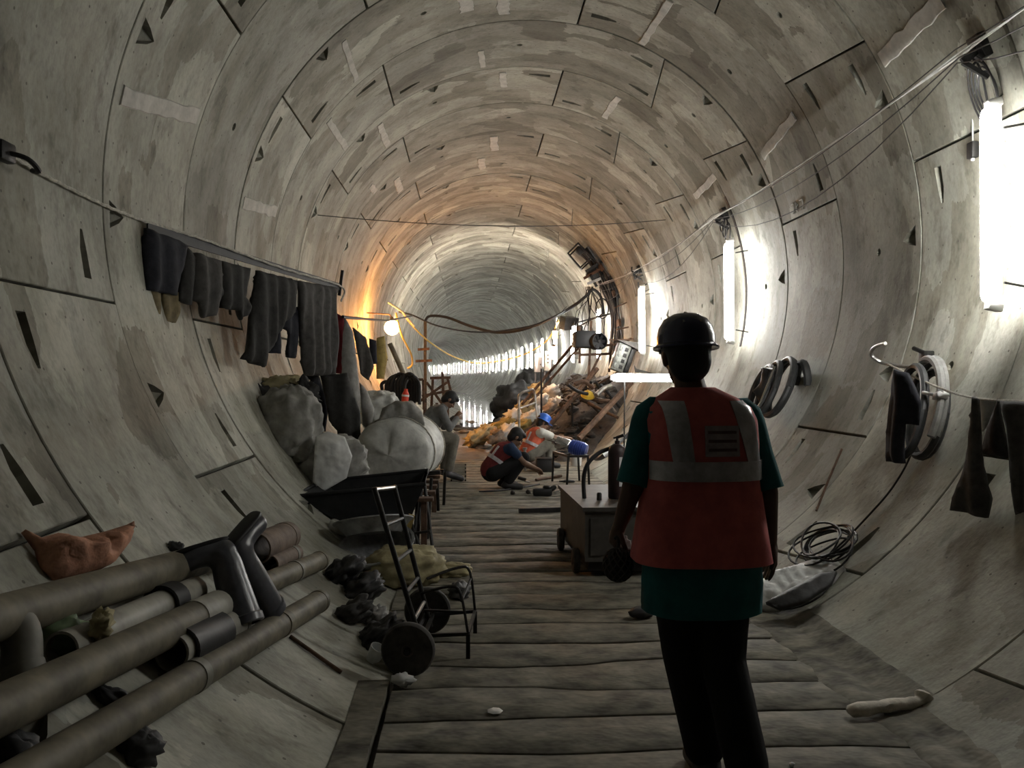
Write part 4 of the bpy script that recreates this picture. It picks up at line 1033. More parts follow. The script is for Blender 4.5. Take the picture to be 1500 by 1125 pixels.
# legs and boxes that carry the bundles
t = thing('pallet_stack', (-1.55, 7.6, 0), 'dark timber staging under the sacks on the left', 'staging')
for y in (7.1, 7.5, 7.9, 8.3, 8.7, 9.1): MB().bar(V(-1.78, y, .43), V(-1.0, y, .44), .12, .03).part('board', 'rust', t)
for x, y in ((-1.08, 7.1), (-1.08, 9.1), (-1.65, 9.1), (-1.5, 7.1)): MB().bar(V(x, y, zl(x)), V(x, y, .42), .05, .05).part('leg', 'rust', t)
mb = MB()
# ================================================================ people
def hand(mb, w, d, palm, spread=1.0, curl=.5, s=1.0, thumb=1):
    """palm with five bent fingers; d points along the hand, palm = palm normal"""
    w, d, palm = Vector(w), Vector(d).normalized(), Vector(palm); palm = (palm - d * palm.dot(d)).normalized(); sd = d.cross(palm)
    k = w + d * .085 * s
    mb.chain([w, w + d * .03 * s, k], [.024 * s, .028 * s, .024 * s], 10)
    for i in (-1, 1): mb.chain([w + d * .02 * s + sd * i * .012 * s, k + sd * i * .026 * s], [.020 * s, .016 * s], 8)
    for i, L in ((-1.5, .070), (-.5, .082), (.5, .088), (1.5, .078)):
        b = k + sd * i * .019 * s - d * .012 * s
        f = (d + sd * i * .06 * spread).normalized(); pts = [b]; rs = [.0105, .0098, .009, .0078]
        for j, fr in enumerate((.45, .32, .28)):
            f = (f * math.cos(curl * (.5 + .4 * j)) + palm * math.sin(curl * (.5 + .4 * j))).normalized(); pts.append(pts[-1] + f * L * fr * s)
        mb.chain(pts, [r * s for r in rs], 8)
    tb = w + d * .025 * s + sd * 1.6 * thumb * .018 * s
    t1 = tb + (d * .5 + sd * thumb * .8 + palm * .25).normalized() * .038 * s; t2 = t1 + (d * .85 + sd * thumb * .35 + palm * .4).normalized() * .032 * s
    mb.chain([tb, t1, t2], [.015 * s, .012 * s, .010 * s], 8)
def headmesh(mb, c, fw, up, s=1.0):
    c, fw, up = Vector(c), Vector(fw).normalized(), Vector(up).normalized(); up = (up - fw * up.dot(fw)).normalized(); sd = fw.cross(up)
    m = Matrix((sd, fw, up)).transposed()
    P = lambda x, y, z: c + m @ (Vector((x, y, z)) * s)
    mb.ball(P(0, -.012, .028), (.074 * s, .094 * s, .086 * s), m, 20, 14)
    mb.ball(P(0, .028, -.035), (.058 * s, .066 * s, .078 * s), m, 18, 12)
    mb.ball(P(0, .058, -.085), (.030 * s, .028 * s, .025 * s), m, 12, 8)
    mb.chain([P(0, .088, .012), P(0, .108, -.022)], [.010 * s, .015 * s], 8)           # nose
    for i in (-1, 1):
        mb.ball(P(.014 * i, .102, -.026), .010 * s, None, 8, 6)
        mb.ball(P(.030 * i, .084, .020), (.024 * s, .012 * s, .008 * s), m, 10, 6)       # brow
        mb.ball(P(.034 * i, .078, -.026), (.022 * s, .016 * s, .018 * s), m, 10, 6)      # cheek
        mb.ball(P(.078 * i, -.012, -.005), (.012 * s, .022 * s, .034 * s), m, 10, 8)     # ear
    mb.ball(P(0, .090, -.054), (.026 * s, .011 * s, .007 * s), m, 10, 6)                # lips
    mb.ball(P(0, .088, -.066), (.022 * s, .011 * s, .007 * s), m, 10, 6)
    return P, m
def person(label, base, rz, J, mats, voxel=.009, hair='short', parts=(), shoe=.04, fat=1.0, headup=None, curl=(.5, .5), handn=None, bare=()):
    """J: joints in the figure's own frame (x right, y forward, z up)"""
    base = Vector(base); mt = Matrix.Translation(base) @ Matrix.Rotation(rz, 4, 'Z')
    j = {k: mt @ Vector(v) for k, v in J.items()}; rot = Matrix.Rotation(rz, 3, 'Z')
    t = thing('person', base, label, 'person')
    fw = rot @ Vector(J.get('face', (0, 1, 0)));
    if 'face' in j: del j['face']
    mb = MB()
    hu = rot @ Vector(headup or (0, 0, 1))
    P, hm = headmesh(mb, j['head'], fw, hu)
    mb.chain([j['neck'], j['head'] - hu * .03], [.058, .052])
    mb.chain([j['pelvis'], j['chest']], [.125 * fat, .13 * fat]); mb.chain([j['chest'], j['neck']], [.12 * fat, .06])
    mb.chain([j['shl'], j['chest'], j['shr']], [.062, .11 * fat, .062])
    for s in 'lr':
        mb.chain([j['sh' + s], j['el' + s], j['wr' + s]], [.052, .040, .027])
        mb.chain([j['hip' + s], j['kn' + s], j['an' + s]], [.085, .056, .038])
        mb.chain([j['an' + s], j['an' + s].lerp(j['toe' + s], .5) - V(0, 0, .0), j['toe' + s]], [.042, .036, .030])
        d = j['wr' + s] - j['el' + s]
        if 'hand' + s in j: d = j['hand' + s] - j['wr' + s]
        pn = rot @ Vector((handn or {}).get(s, (0, -1 if d.z > -.3 else 0, 0) if False else ((1 if s == 'l' else -1), 0, 0) if abs(d.normalized().z) > .6 else (0, 0, -1)))
        hand(mb, j['wr' + s], d, pn, 1, curl[0 if s == 'l' else 1], 1.0, 1 if s == 'l' else -1)
    remesh(mb, voxel, 3).part('body', mats['skin'], t)
    # trousers
    mb = MB(); mb.chain([j['hipl'], j['pelvis'], j['hipr']], [.105 * fat, .135 * fat, .105 * fat])
    mb.chain([j['pelvis'], j['pelvis'].lerp(j['chest'], .25)], [.14 * fat, .135 * fat])
    for s in 'lr': mb.chain([j['hip' + s], j['kn' + s], j['an' + s] + (j['kn' + s] - j['an' + s]) * .12], [.108, .082, mats.get('cuffr', .066)])
    remesh(mb, max(voxel, .010), 3).part('trousers', mats['trousers'], t)
    for s in 'lr':
        a, to = j['an' + s], j['toe' + s]; d = (to - a); d.z = 0; d.normalize()
        mb = MB().chain([a + V(0, 0, .05) if shoe > .05 else a, a - V(0, 0, .02), to], [.052, .055, .045])
        mb.ball(a - d * .03 - V(0, 0, .02), .045)
        remesh(mb, .011, 3).part('shoe', mats.get('shoe', 'rubber'), t)
    # shirt
    if mats.get('shirt'):
        mb = MB(); f2 = fat + .08
        mb.chain([j['pelvis'].lerp(j['chest'], .1), j['chest']], [.143 * f2, .142 * f2]); mb.chain([j['chest'], j['neck']], [.125 * f2, .066])
        mb.chain([j['shl'], j['chest'], j['shr']], [.072, .118 * f2, .072])
        for s in 'lr':
            en = j['el' + s] if mats.get('sleeve', 1) <= 1 else j['wr' + s].lerp(j['el' + s], .08)
            if mats.get('sleeve', 1) <= 1: mb.chain([j['sh' + s], j['sh' + s].lerp(j['el' + s], mats.get('sleeve', .8))], [.070, .060])
            else: mb.chain([j['sh' + s], j['el' + s], en], [.066, .054, .042])
        remesh(mb, max(voxel, .010), 3).part('shirt', mats['shirt'], t)
    if mats.get('vest'):
        mb = MB(); f2 = fat + .17
        mb.chain([j['pelvis'].lerp(j['chest'], .12), j['chest']], [.146 * f2, .143 * f2]); mb.chain([j['chest'], j['chest'].lerp(j['neck'], .72)], [.128 * f2, .085])
        for s in 'lr': mb.chain([j['chest'], j['sh' + s].lerp(j['chest'], .25)], [.12 * f2, .082])
        v = remesh(mb, max(voxel, .010), 3).part('vest', mats['vest'], t)
        ax_ = (j['chest'] - j['pelvis']).normalized()
        for f, r in ((.55, .146 * f2 + .009),):
            c = j['pelvis'].lerp(j['chest'], f)
            MB().lathe([(r - .01, -.025), (r, -.025), (r, .025), (r - .01, .025)], c, ax_, 26).part('reflective_band', 'refl', v)
        for s in (-1, 1):
            sd = rot @ V(s, 0, 0); pts = []
            bk = -(fw - ax_ * fw.dot(ax_)).normalized()
            for f in (.5, .7, .9, 1.1): pts.append(j['pelvis'].lerp(j['chest'], f) + sd * .085 + bk * (.143 * f2 * .86))
            MB().tube(pts, .016, 6).part('reflective_strip', 'refl', v)
    if hair:
        mb = MB(); mb.ball(P(0, -.022, .040), (.088, .104, .098), hm, 20, 14)
        mb.ball(P(0, -.055, -.015), (.080, .062, .085), hm, 16, 12)
        if hair == 'short': mb.ball(P(0, .04, .085), (.072, .066, .040), hm, 14, 10); mb.ball(P(-.06, .02, .02), (.026, .05, .05), hm, 10, 8); mb.ball(P(.06, .02, .02), (.026, .05, .05), hm, 10, 8)
        h = remesh(mb, .010, 3).part('hair', 'hair', t)
    for i in (-1, 1):
        MB().ball(P(.030 * i, .083, .003), (.012, .008, .008), hm, 8, 6).part('eye', 'hair', t)
    return t, j, P, hm, rot
def helmet(P, hm, m, t, tilt=0, peak=1):
    mb = MB(); c = P(0, -.006, .045); up = hm @ Vector((0, 0, 1)); fw = hm @ Vector((0, 1, 0))
    mb.lathe([(.112, -.012), (.126, -.016), (.128, -.010), (.113, .0), (.112, .03), (.104, .062), (.084, .092), (.05, .110), (.0, .116)], c, up, 28, .93, 1.08)
    h = mb.part('helmet', m, t)
    r = MB()
    for x in (-.03, 0, .03): r.tube([c + hm @ Vector((x, -.10, .065)), c + hm @ Vector((x, -.06, .098)), c + hm @ Vector((x, 0, .116 - abs(x) * .25)), c + hm @ Vector((x, .06, .100)), c + hm @ Vector((x, .11, .060))], .007, 6)
    r.part('ridge', m, h)
    if peak: MB().lathe([(.0, -.004), (.075, -.01), (.08, -.014), (.078, -.018), (0, -.012)], c + hm @ Vector((0, .105, -.004)), up, 18, .95, .6).part('peak', m, h)
    return h
# ---------------------------------------------------------------- the walking worker
wb = Vector((.14, 2.95, 0))
J = dict(pelvis=(0, 0, .86), chest=(-.005, -.01, 1.22), neck=(-.03, .0, 1.42), head=(-.045, .035, 1.555), face=(0, 1, -.08),
    shl=(-.170, .035, 1.335), shr=(.172, .035, 1.33), ell=(-.245, 0, 1.09), elr=(.235, -.03, 1.07), wrl=(-.27, .12, .93), wrr=(.268, .03, .885),
    hipl=(-.09, 0, .86), hipr=(.09, 0, .86), knl=(-.045, .05, .47), knr=(.075, -.03, .47), anl=(.035, .03, .085), anr=(.11, -.22, .13), toel=(.03, .19, .035), toer=(.115, -.07, .04))
t, j, P, hm, rot = person('worker in a red safety vest, teal shirt and dark helmet walking away from the camera', wb, 0, J,
    dict(skin='skin', trousers='trous', shoe='rubber', cuffr=.075), voxel=.006, curl=(1.3, .25), handn={'l': (1, .2, 0), 'r': (-1, 0, 0)}, hair='short')
W = lambda rings: [(wb.x + x, wb.y + y, z, rx, ry) for x, y, z, rx, ry in rings]
def wavy(mb, amp, f, seed):
    for v in mb.v:
        a = math.atan2(v.y - wb.y, v.x - wb.x)
        k = amp * noise.noise(V(math.cos(a) * f, math.sin(a) * f, v.z * 3 + seed)) + amp * .5 * noise.noise(V(math.cos(a) * f * 3, math.sin(a) * f * 3, v.z * 5 + seed))
        v.x += math.cos(a) * k; v.y += math.sin(a) * k
    return mb
sh = W([(0, 0, .645, .195, .15), (0, 0, .65, .212, .165), (0, 0, .75, .216, .166), (0, 0, .85, .212, .16), (0, 0, 1.0, .196, .145), (0, 0, 1.15, .195, .14), (0, 0, 1.28, .205, .138), (-.005, 0, 1.36, .19, .12), (-.015, 0, 1.41, .13, .09), (-.028, 0, 1.445, .068, .066)])
wavy(MB().loft(sh, 44, .82), .012, 2, 1).part('shirt', 'teal', t)
for s, tw_ in (('l', .86), ('r', .86)):
    a, b = j['sh' + s], j['el' + s]; e_ = a.lerp(b, tw_ + .12)
    mb = MB().tube(smooth_path([a.lerp(Vector((wb.x, wb.y, 1.34)), .25), a + V(0, 0, .005), a.lerp(b, .5), e_], 4), [.058, .062, .066, .067, .067, .066, .065, .064, .063, .063, .063, .063, .063], 18)
    mb.part('sleeve', 'teal', t)
PV = .74
VR = [(0, 0, .825, .225, .165), (0, 0, .83, .248, .182), (0, 0, .91, .236, .178), (0, 0, 1.0, .222, .168), (0, 0, 1.13, .206, .158), (0, 0, 1.25, .204, .150), (-.003, 0, 1.33, .202, .140), (-.006, 0, 1.375, .184, .122), (-.014, 0, 1.41, .14, .098), (-.024, 0, 1.436, .090, .078), (-.028, 0, 1.446, .072, .070)]
vest = wavy(MB().loft(W(VR), 56, PV), .008, 2, 5).part('vest', 'vest', t)
def vr(z):
    for a, b in zip(VR, VR[1:]):
        if a[2] <= z <= b[2]:
            f = (z - a[2]) / max(1e-6, b[2] - a[2]); return [a[i] + (b[i] - a[i]) * f for i in range(5)]
    return VR[-1]
def vpatch(name, f0, f1, z0, z1, m, off=.007, parent=None, nz=10, nx=8):
    vs = []
    for i in range(nz + 1):
        z = z0 + (z1 - z0) * i / nz; cx, cy, _, rx, ry = vr(z); x0, x1 = f0(z), f1(z)
        for k in range(nx + 1):
            x = x0 + (x1 - x0) * k / nx; q = max(-.995, min(.995, (x - cx) / rx)); yq = (1 - abs(q) ** (2 / PV)) ** (PV / 2); y = cy - ry * yq
            nn = Vector((math.copysign(abs(q) ** (2 / PV - 1), q) / rx, -yq ** (2 / PV - 1) / ry, 0)).normalized()
            p = Vector((x, y, z))
            a = math.atan2(y, x); kk = .008 * noise.noise(V(math.cos(a) * 2, math.sin(a) * 2, z * 3 + 5)) + .004 * noise.noise(V(math.cos(a) * 6, math.sin(a) * 6, z * 5 + 5))
            p += Vector((math.cos(a), math.sin(a), 0)) * kk
            vs.append(p + nn * off + Vector((wb.x, wb.y, 0)))
    w = nx + 1; n0 = len(vs)
    vs2 = vs + [v + V(0, .006, 0) for v in vs]
    fs = [(i * w + k, i * w + k + 1, (i + 1) * w + k + 1, (i + 1) * w + k) for i in range(nz) for k in range(nx)]
    ring = [k for k in range(w)] + [i * w + nx for i in range(1, nz + 1)] + [nz * w + k for k in range(nx - 1, -1, -1)] + [i * w for i in range(nz - 1, 0, -1)]
    fs += [(ring[i], ring[i] + n0, ring[(i + 1) % len(ring)] + n0, ring[(i + 1) % len(ring)]) for i in range(len(ring))]
    return MB().add(vs2, fs).part(name, m, parent or vest)
vpatch('reflective_strip', lambda z: -.160 + (1.40 - z) * .15, lambda z: -.085 + (1.40 - z) * .12, 1.19, 1.40, 'refl')
vpatch('reflective_strip', lambda z: .075 + (1.40 - z) * .24, lambda z: .140 + (1.40 - z) * .20, 1.19, 1.40, 'refl')
vpatch('reflective_band', lambda z: -.196, lambda z: .196, 1.125, 1.192, 'refl', .009, nx=26)
pt = vpatch('back_print', lambda z: -.025, lambda z: .095, 1.21, 1.315, 'patch', .008)
for q in range(3): vpatch('print_line', lambda z: -.015, lambda z: .085, 1.228 + q * .03, 1.238 + q * .03, 'patch2', .010, nz=2)
helmet(P, hm, 'helm', t)
hl = j['wrl'] + V(-.02, .0, -.1)
# round black mesh thing in his left hand
bc = Vector((hl.x + .01, hl.y - .02, hl.z - .045))
t = thing('mesh_bag', bc - V(0, 0, .07), 'round black mesh bag held in the walking worker left hand', 'bag')
MB().ball(bc, (.052, .062, .058), None, 18, 12).part('contents', 'rubber', t)
mb = MB()
for sg_ in (-1, 1):
    for q in range(12):
        pts = []
        for k in range(13):
            b_ = -PI / 2 + PI * k / 12; a_ = 2 * PI * q / 12 + sg_ * b_ * .9
            pts.append(bc + V(.056 * math.cos(b_) * math.cos(a_), .066 * math.cos(b_) * math.sin(a_), .062 * math.sin(b_)))
        mb.tube(pts, .0032, 5)
mb.part('netting', 'cgrey', t)
MB().tube(smooth_path([bc + V(0, 0, .055), bc + V(0, .01, .10), hl + V(0, 0, .05)], 4), .006, 6).part('cord', 'cable', t)
# ---------------------------------------------------------------- squatting worker
sq = dict(pelvis=(0, -.13, .23), chest=(0, .05, .47), neck=(0, .15, .58), head=(0, .22, .675), face=(0, .75, -.65), shl=(-.17, .10, .55), shr=(.17, .10, .55),
    ell=(-.21, .26, .36), elr=(.21, .27, .36), wrl=(-.11, .47, .25), wrr=(.10, .46, .27), hipl=(-.10, -.12, .22), hipr=(.10, -.12, .22), knl=(-.15, .28, .42), knr=(.15, .28, .42),
    anl=(-.11, .06, .08), anr=(.11, .06, .08), toel=(-.13, .24, .035), toer=(.13, .24, .035))
p = atZ(735, 716, 0)
person('worker in a dark red vest squatting in the aisle over a tool', (p.x - .02, p.y, 0), -1.35, sq, dict(skin='skin2', trousers='trous', shirt='blueshirt', vest='vestd', sleeve=.5), voxel=.009, headup=(0, .5, .85), fat=.95)
g_ = atZ(765, 706, .05)
t = thing('grinder', g_, 'small dark hand tool gripped by the squatting worker', 'tool')
MB().tube([g_ + V(-.06, 0, .06), g_ + V(.05, 0, .03)], .024, 10).part('body', 'dsteel', t)
MB().lathe([(0, 0), (.05, 0), (.05, .012), (0, .012)], g_ + V(.06, 0, 0), V(.2, 0, 1), 18).part('disc', 'steel', t)
# ---------------------------------------------------------------- seated worker in a blue helmet
bh = dict(pelvis=(0, -.08, .22), chest=(0, .06, .50), neck=(0, .12, .62), head=(0, .18, .73), face=(0, .85, -.45), shl=(-.17, .10, .585), shr=(.17, .10, .585),
    ell=(-.20, .34, .49), elr=(.20, .35, .49), wrl=(-.10, .58, .47), wrr=(.10, .58, .47), hipl=(-.10, -.06, .21), hipr=(.10, -.06, .21), knl=(-.16, .30, .44), knr=(.16, .30, .44),
    anl=(-.15, .22, .08), anr=(.15, .22, .08), toel=(-.16, .39, .035), toer=(.16, .39, .035))
b0 = atY(780, 690, 13.5)
t, j, P, hm, rot = person('seated worker in a blue helmet and orange vest reaching towards the machine', (b0.x, 13.5, 0), -1.30, bh, dict(skin='skin2', trousers='khaki', shirt='whiteshirt', vest='vesto', sleeve=.6), voxel=.009, headup=(0, .35, .9))
helmet(P, hm, 'helmb', t)
MB().bevbox((b0.x - .10, 13.5, .045), (.34, .34, .085), .015).solo('seat_block', 'rust', 'low block under the worker with the blue helmet', 'block')
# ---------------------------------------------------------------- man sitting on the left, reading
rd = dict(pelvis=(0, -.10, .62), chest=(0, .10, .93), neck=(0, .22, 1.05), head=(0, .30, 1.15), face=(0, .65, -.75), shl=(-.17, .15, 1.02), shr=(.17, .15, 1.02),
    ell=(-.20, .26, .76), elr=(.20, .26, .76), wrl=(-.08, .40, .90), wrr=(.08, .40, .90), hipl=(-.10, -.08, .60), hipr=(.10, -.08, .60), knl=(-.13, .32, .62), knr=(.13, .34, .60),
    anl=(-.12, .24, .13), anr=(.12, .26, .13), toel=(-.13, .43, .04), toer=(.13, .45, .04))
p = atZ(640, 706, 0)
t, j, P, hm, rot = person('man in a grey shirt sitting on the left, bent over something in his hands', (p.x - .12, p.y + .1, 0), -1.35, rd, dict(skin='skin2', trousers='khaki', shirt='greyshirt', sleeve=2, shoe='boot'), voxel=.009, headup=(0, .6, .8), shoe=.06)
c = (j['wrl'] + j['wrr']) / 2 + V(.06, 0, .03)
MB().bevbox(c, (.10, .16, .008), .003, Matrix.Rotation(-.5, 3, 'Y')).solo('paper', 'paper', 'small pale card held by the man in the grey shirt', 'paper')
st = thing('stool', (p.x - .22, p.y + .1, 0), 'dark steel stool under the man in the grey shirt', 'stool')
MB().bevbox((p.x - .2, p.y + .1, .47), (.36, .34, .03), .008).part('seat', 'dsteel', st)
for dx in (-.15, .15):
    for dy in (-.14, .14): MB().tube([V(p.x - .2 + dx, p.y + .1 + dy, .46), V(p.x - .2 + dx * 1.15, p.y + .1 + dy * 1.15, 0)], .013, 8).part('leg', 'dsteel', st)
# ladder like rack and bucket beside him
t = thing('slatted_crate', atZ(668, 708, 0), 'small slatted crate beside the sitting man boots', 'crate')
c = atZ(668, 708, 0) + V(.03, .35, 0)
for dx in (-.1, .1):
    for dy in (-.1, .1): MB().bar(c + V(dx, dy, 0), c + V(dx, dy, .22), .02).part('post', 'dsteel', t)
for z in (.04, .10, .16, .21):
    for dy in (-.11, .11): MB().bar(c + V(-.11, dy, z), c + V(.11, dy, z), .012, .03).part('slat', 'pipepale', t)
# ================================================================ machine cabinet in the aisle
cx0 = atZ(850, 848, 0)
fl, fr_ = atZ(858, 848, .06), None
t = thing('machine_cabinet', (.44, 5.75, 0), 'dark wheeled steel machine cabinet standing in the aisle', 'cabinet')
Yf, Yk = 6.05, 7.85
x0 = atY(857, 800, Yf).x; x1 = x0 + .62
zt = atY(857, 743, Yf).z; zb = .12
xk = atY(820, 720, Yk).x
def quadbox(mb, x0a, x1a, ya, x0b, x1b, yb, z0, z1):
    return mb.add([(x0a, ya, z0), (x1a, ya, z0), (x1b, yb, z0), (x0b, yb, z0), (x0a, ya, z1), (x1a, ya, z1), (x1b, yb, z1), (x0b, yb, z1)], [(3, 2, 1, 0), (4, 5, 6, 7), (0, 1, 5, 4), (1, 2, 6, 5), (2, 3, 7, 6), (3, 0, 4, 7)])
Yk = 7.3; xk = atY(821, 716, Yk).x; 
quadbox(MB(), x0, x1, Yf, xk, xk + .62, Yk, zb, zt - .03).part('body', 'cab', t, False)
quadbox(MB(), x0 - .02, x1 + .02, Yf - .02, xk - .02, xk + .64, Yk + .02, zt - .03, zt).part('top_plate', 'cab', t, False)
quadbox(MB(), x0 + .04, x1 - .04, Yf - .008, x0 + .04, x1 - .04, Yf + .01, zb + .05, zt - .08).part('front_panel', 'cab', t, False)
quadbox(MB(), x0 + .03, x1 - .03, Yf + .03, xk + .03, xk + .59, Yk - .03, .05, zb).part('skid', 'dsteel', t, False)
for px_, py_, s_ in ((xk + .02, Yk - .25, -1), (x0 - .0, Yf + .18, -1)):
    w = MB().lathe([(.03, -.025), (.085, -.025), (.095, -.015), (.095, .015), (.085, .025), (.03, .025)], (px_ - .045, py_, .095), (1, 0, 0), 24).part('wheel', 'tyre', t)
    MB().lathe([(0, -.03), (.032, -.028), (.032, .028), (0, .03)], (px_ - .045, py_, .095), (1, 0, 0), 14).part('hub', 'dsteel', w)
MB().lathe([(.0, .0), (.02, 0), (.02, .05), (.012, .06), (0, .06)], (x0 + .16, Yf + .35, zt), n=10).part('lifting_stud', 'dsteel', t)
hp = [atY(856, 733, 6.5), atY(855, 700, 6.5), atY(862, 678, 6.5), atY(880, 662, 6.55), atY(903, 655, 6.6), atY(915, 655, 6.6)]
hp[0].z = zt - .01
MB().tube(smooth_path(hp, 5), .017, 8).part('hose', 'rubber', t)
# gas cylinder standing on it
c = atY(904, 735, 6.5); c.z = zt
t = thing('gas_cylinder', c, 'dark maroon cylinder with a white label standing on the machine cabinet', 'cylinder')
MB().lathe([(0, 0), (.068, 0), (.072, .01), (.072, .36), (.062, .40), (.035, .425), (.02, .43), (.02, .455), (0, .455)], c, n=26).part('body', 'maroon', t)
vs = [c + V(.0735 * math.sin(a_), -.0735 * math.cos(a_), z) for z in (.1, .33) for a_ in [.05 + .12 * k for k in range(9)]]
MB().add(vs + [v * 1 + V(0, .004, 0) for v in vs], [(k, k + 1, k + 10, k + 9) for k in range(8)]).part('label_sheet', 'paper', t)
MB().tube([c + V(0, 0, .45), c + V(0, 0, .48), c + V(.05, -.02, .50)], .013, 8).tube([c + V(-.03, 0, .475), c + V(.05, .01, .49)], .008, 6).part('valve', 'dsteel', t)
# ================================================================ tools and stand in the middle of the aisle
t = thing('tool_stand', atZ(835, 700, 0), 'four legged dark stand under the blue and silver machine', 'stand')
Ys = 11.6; tl, tr = atY(812, 663, Ys), atY(858, 668, Ys - .5); zt2 = tl.z
ps = [V(tl.x, Ys + .1, zt2), V(tl.x + .13, Ys - .55, zt2), V(tr.x + .02, Ys - .55, zt2), V(tr.x - .02, Ys + .15, zt2)]
mb = MB()
for i in range(4): mb.bar(ps[i], ps[(i + 1) % 4], .03, .03)
mb.bar(ps[0].lerp(ps[1], .5), ps[3].lerp(ps[2], .5), .03, .02); mb.part('frame', 'dsteel', t)
for q in ps: MB().bar(q, V(q.x + (.02 if q.x > tl.x + .2 else -.02), q.y, 0), .028).part('leg', 'dsteel', t)
mc = (ps[0] + ps[2]) / 2 + V(0, 0, .11); ad = V(1, -.45, -.28).normalized()
t = thing('blue_machine', mc - V(0, 0, .1), 'blue and silver motor tool lying on the dark stand', 'machine')
MB().lathe([(0, -.26), (.045, -.26), (.05, -.22), (.085, -.2), (.085, -.02), (.07, 0)], mc, ad, 20).part('gear_head', 'chrome', t)
MB().lathe([(.07, 0), (.095, .01), (.1, .04), (.1, .2), (.085, .24), (0, .25)], mc, ad, 20).part('motor_body', 'blue', t)
for q in range(5): MB().lathe([(.1, .06 + q * .03), (.106, .062 + q * .03), (.106, .072 + q * .03), (.1, .075 + q * .03)], mc, ad, 20).part('cooling_fin', 'blue', t)
MB().tube([mc - ad * .25, mc - ad * .38], .018, 8).part('spindle', 'chrome', t)
MB().lathe([(0, 0), (.075, 0), (.09, .17), (.085, .17), (.07, .01), (0, .01)], atY(844, 682, 12.2) * 1, n=18).solo('bucket', 'white', 'small white bucket under the dark stand', 'bucket')
bpy.data.objects[-1] if False else None
c = atZ(799, 692, .0)
t = thing('tool_box', c, 'black box on the planks between the two workers and the stand', 'box')
MB().bevbox(c + V(0, .12, .10), (.27, .24, .19), .012).part('body', 'rubber', t)
MB().bevbox(c + V(0, .12, .205), (.28, .25, .025), .008).part('lid', 'dsteel', t)
# black drill on the floor
c = atZ(797, 728, 0)
t = thing('power_drill', c, 'black power tool lying on the planks in front of the squatting worker', 'tool')
MB().bevbox(c + V(-.02, 0, .06), (.24, .10, .10), .03).part('body', 'rubber', t)
MB().lathe([(0, 0), (.035, 0), (.03, .06), (.015, .08), (0, .08)], c + V(.08, 0, .09), V(.8, 0, .5), 14).part('chuck', 'dsteel', t)
MB().lathe([(0, 0), (.05, 0), (.055, .01), (.04, .03), (0, .035)], c + V(.04, .02, .11), V(0, 0, 1), 14).part('handle', 'dsteel', t)
# bars and bits on the planks
MB().bar(atZ(760, 748, .025), atZ(824, 746, .025), .05, .05).solo('steel_bar', 'dsteel', 'dark square bar lying across the planks before the cabinet', 'bar', 'bars on the planks')
MB().tube([atZ(812, 722, .02), atZ(850, 714, .02)], .018, 8).solo('steel_bar', 'chrome', 'short bright rod lying behind the black power tool', 'bar', 'bars on the planks')
MB().tube(smooth_path([atZ(702, 720, .012), atZ(735, 718, .012), atZ(770, 713, .012), atZ(790, 709, .012)], 4), .012, 6).solo('cable', 'cable', 'black cable on the planks in front of the squatting worker', 'cable')
for q, (x, y, lb) in enumerate(((751, 722, 'small dark lump left of the black power tool, nearer the squatting worker'), (774, 721, 'small dark lump just left of the black power tool'))):
    MB().ball(atZ(x, y, .025), (.03, .03, .03), None, 12, 8, .5, 3, q, floor=.003).solo('stone', 'rock', lb, 'stone', 'lumps on the planks')
MB().tube([atZ(785, 703, .02), atZ(822, 697, .02)], .02, 8).solo('timber', 'rust', 'brown stick on the planks before the dark stand', 'stick')
MB().ball(atZ(832, 705, .02), (.10, .03, .02), None, 14, 8, .6, 4, 4, floor=.003).solo('rag', 'sackd', 'dark rag on the planks under the dark stand', 'rag')
# post lamp stub between the workers
MB().tube([atZ(769, 690, 0), atZ(769, 690, 0) + V(0, 0, .34)], .022, 10).lathe([(0, .34), (.035, .34), (.035, .37), (0, .37)], atZ(769, 690, 0), n=14).solo('post', 'steel', 'short grey post between the squatting worker and the seated worker', 'post')
# pale bags behind the cabinet
for q, (x, y, r3, m, lb) in enumerate(((870, 690, (.20, .12, .12), 'plasticw', 'shiny white bag behind the machine cabinet'), (884, 712, (.18, .14, .10), 'sackg', 'tan bag behind the machine cabinet'), (893, 700, (.08, .08, .14), 'plasticw', 'white bag beside the maroon cylinder'))):
    c = atY(x, y, 8.9 - q * .4); MB().ball(V(c.x, c.y, r3[2] * .95), r3, None, 22, 14, .5, 3, 31 + q, .8, .002).solo('bag', m, lb, 'bag', 'bags behind the cabinet')
mb = MB().tube(smooth_path([onW(872, 672, R - .1), atY(885, 668, 9.6), onW(905, 650, R - .1), onW(925, 632, R - .04)], 5), .03, 8)
mb.solo('hose', 'hosedk', 'dark hose snaking up the right side behind the cabinet', 'hose')
# ================================================================ right side, near
c = onW(1215, 812, R - .04); nn = wn(c); u = V(0, 1, 0); v = nn.cross(u)
mb = MB(); rg = random.Random(5)
for q in range(9):
    o_ = c + nn * (.01 + .012 * q) + u * rg.uniform(-.05, .05) + v * rg.uniform(-.05, .05); a0 = rg.uniform(.20, .27); b0 = rg.uniform(.13, .18); th = rg.uniform(-.3, .3)
    mb.tube([o_ + (u * math.cos(th) + v * math.sin(th)) * a0 * math.cos(2 * PI * k / 26) + (v * math.cos(th) - u * math.sin(th)) * b0 * math.sin(2 * PI * k / 26) + nn * .015 * math.sin(4 * PI * k / 26 + q) for k in range(27)], .007, 6, False)
mb.tube(smooth_path([c, onW(1243, 786, R - .02), onW(1277, 750, R - .02), onW(1303, 720, R - .02), onW(1326, 684, R - .02), onW(1345, 640, R - .03)], 5), .007, 6)
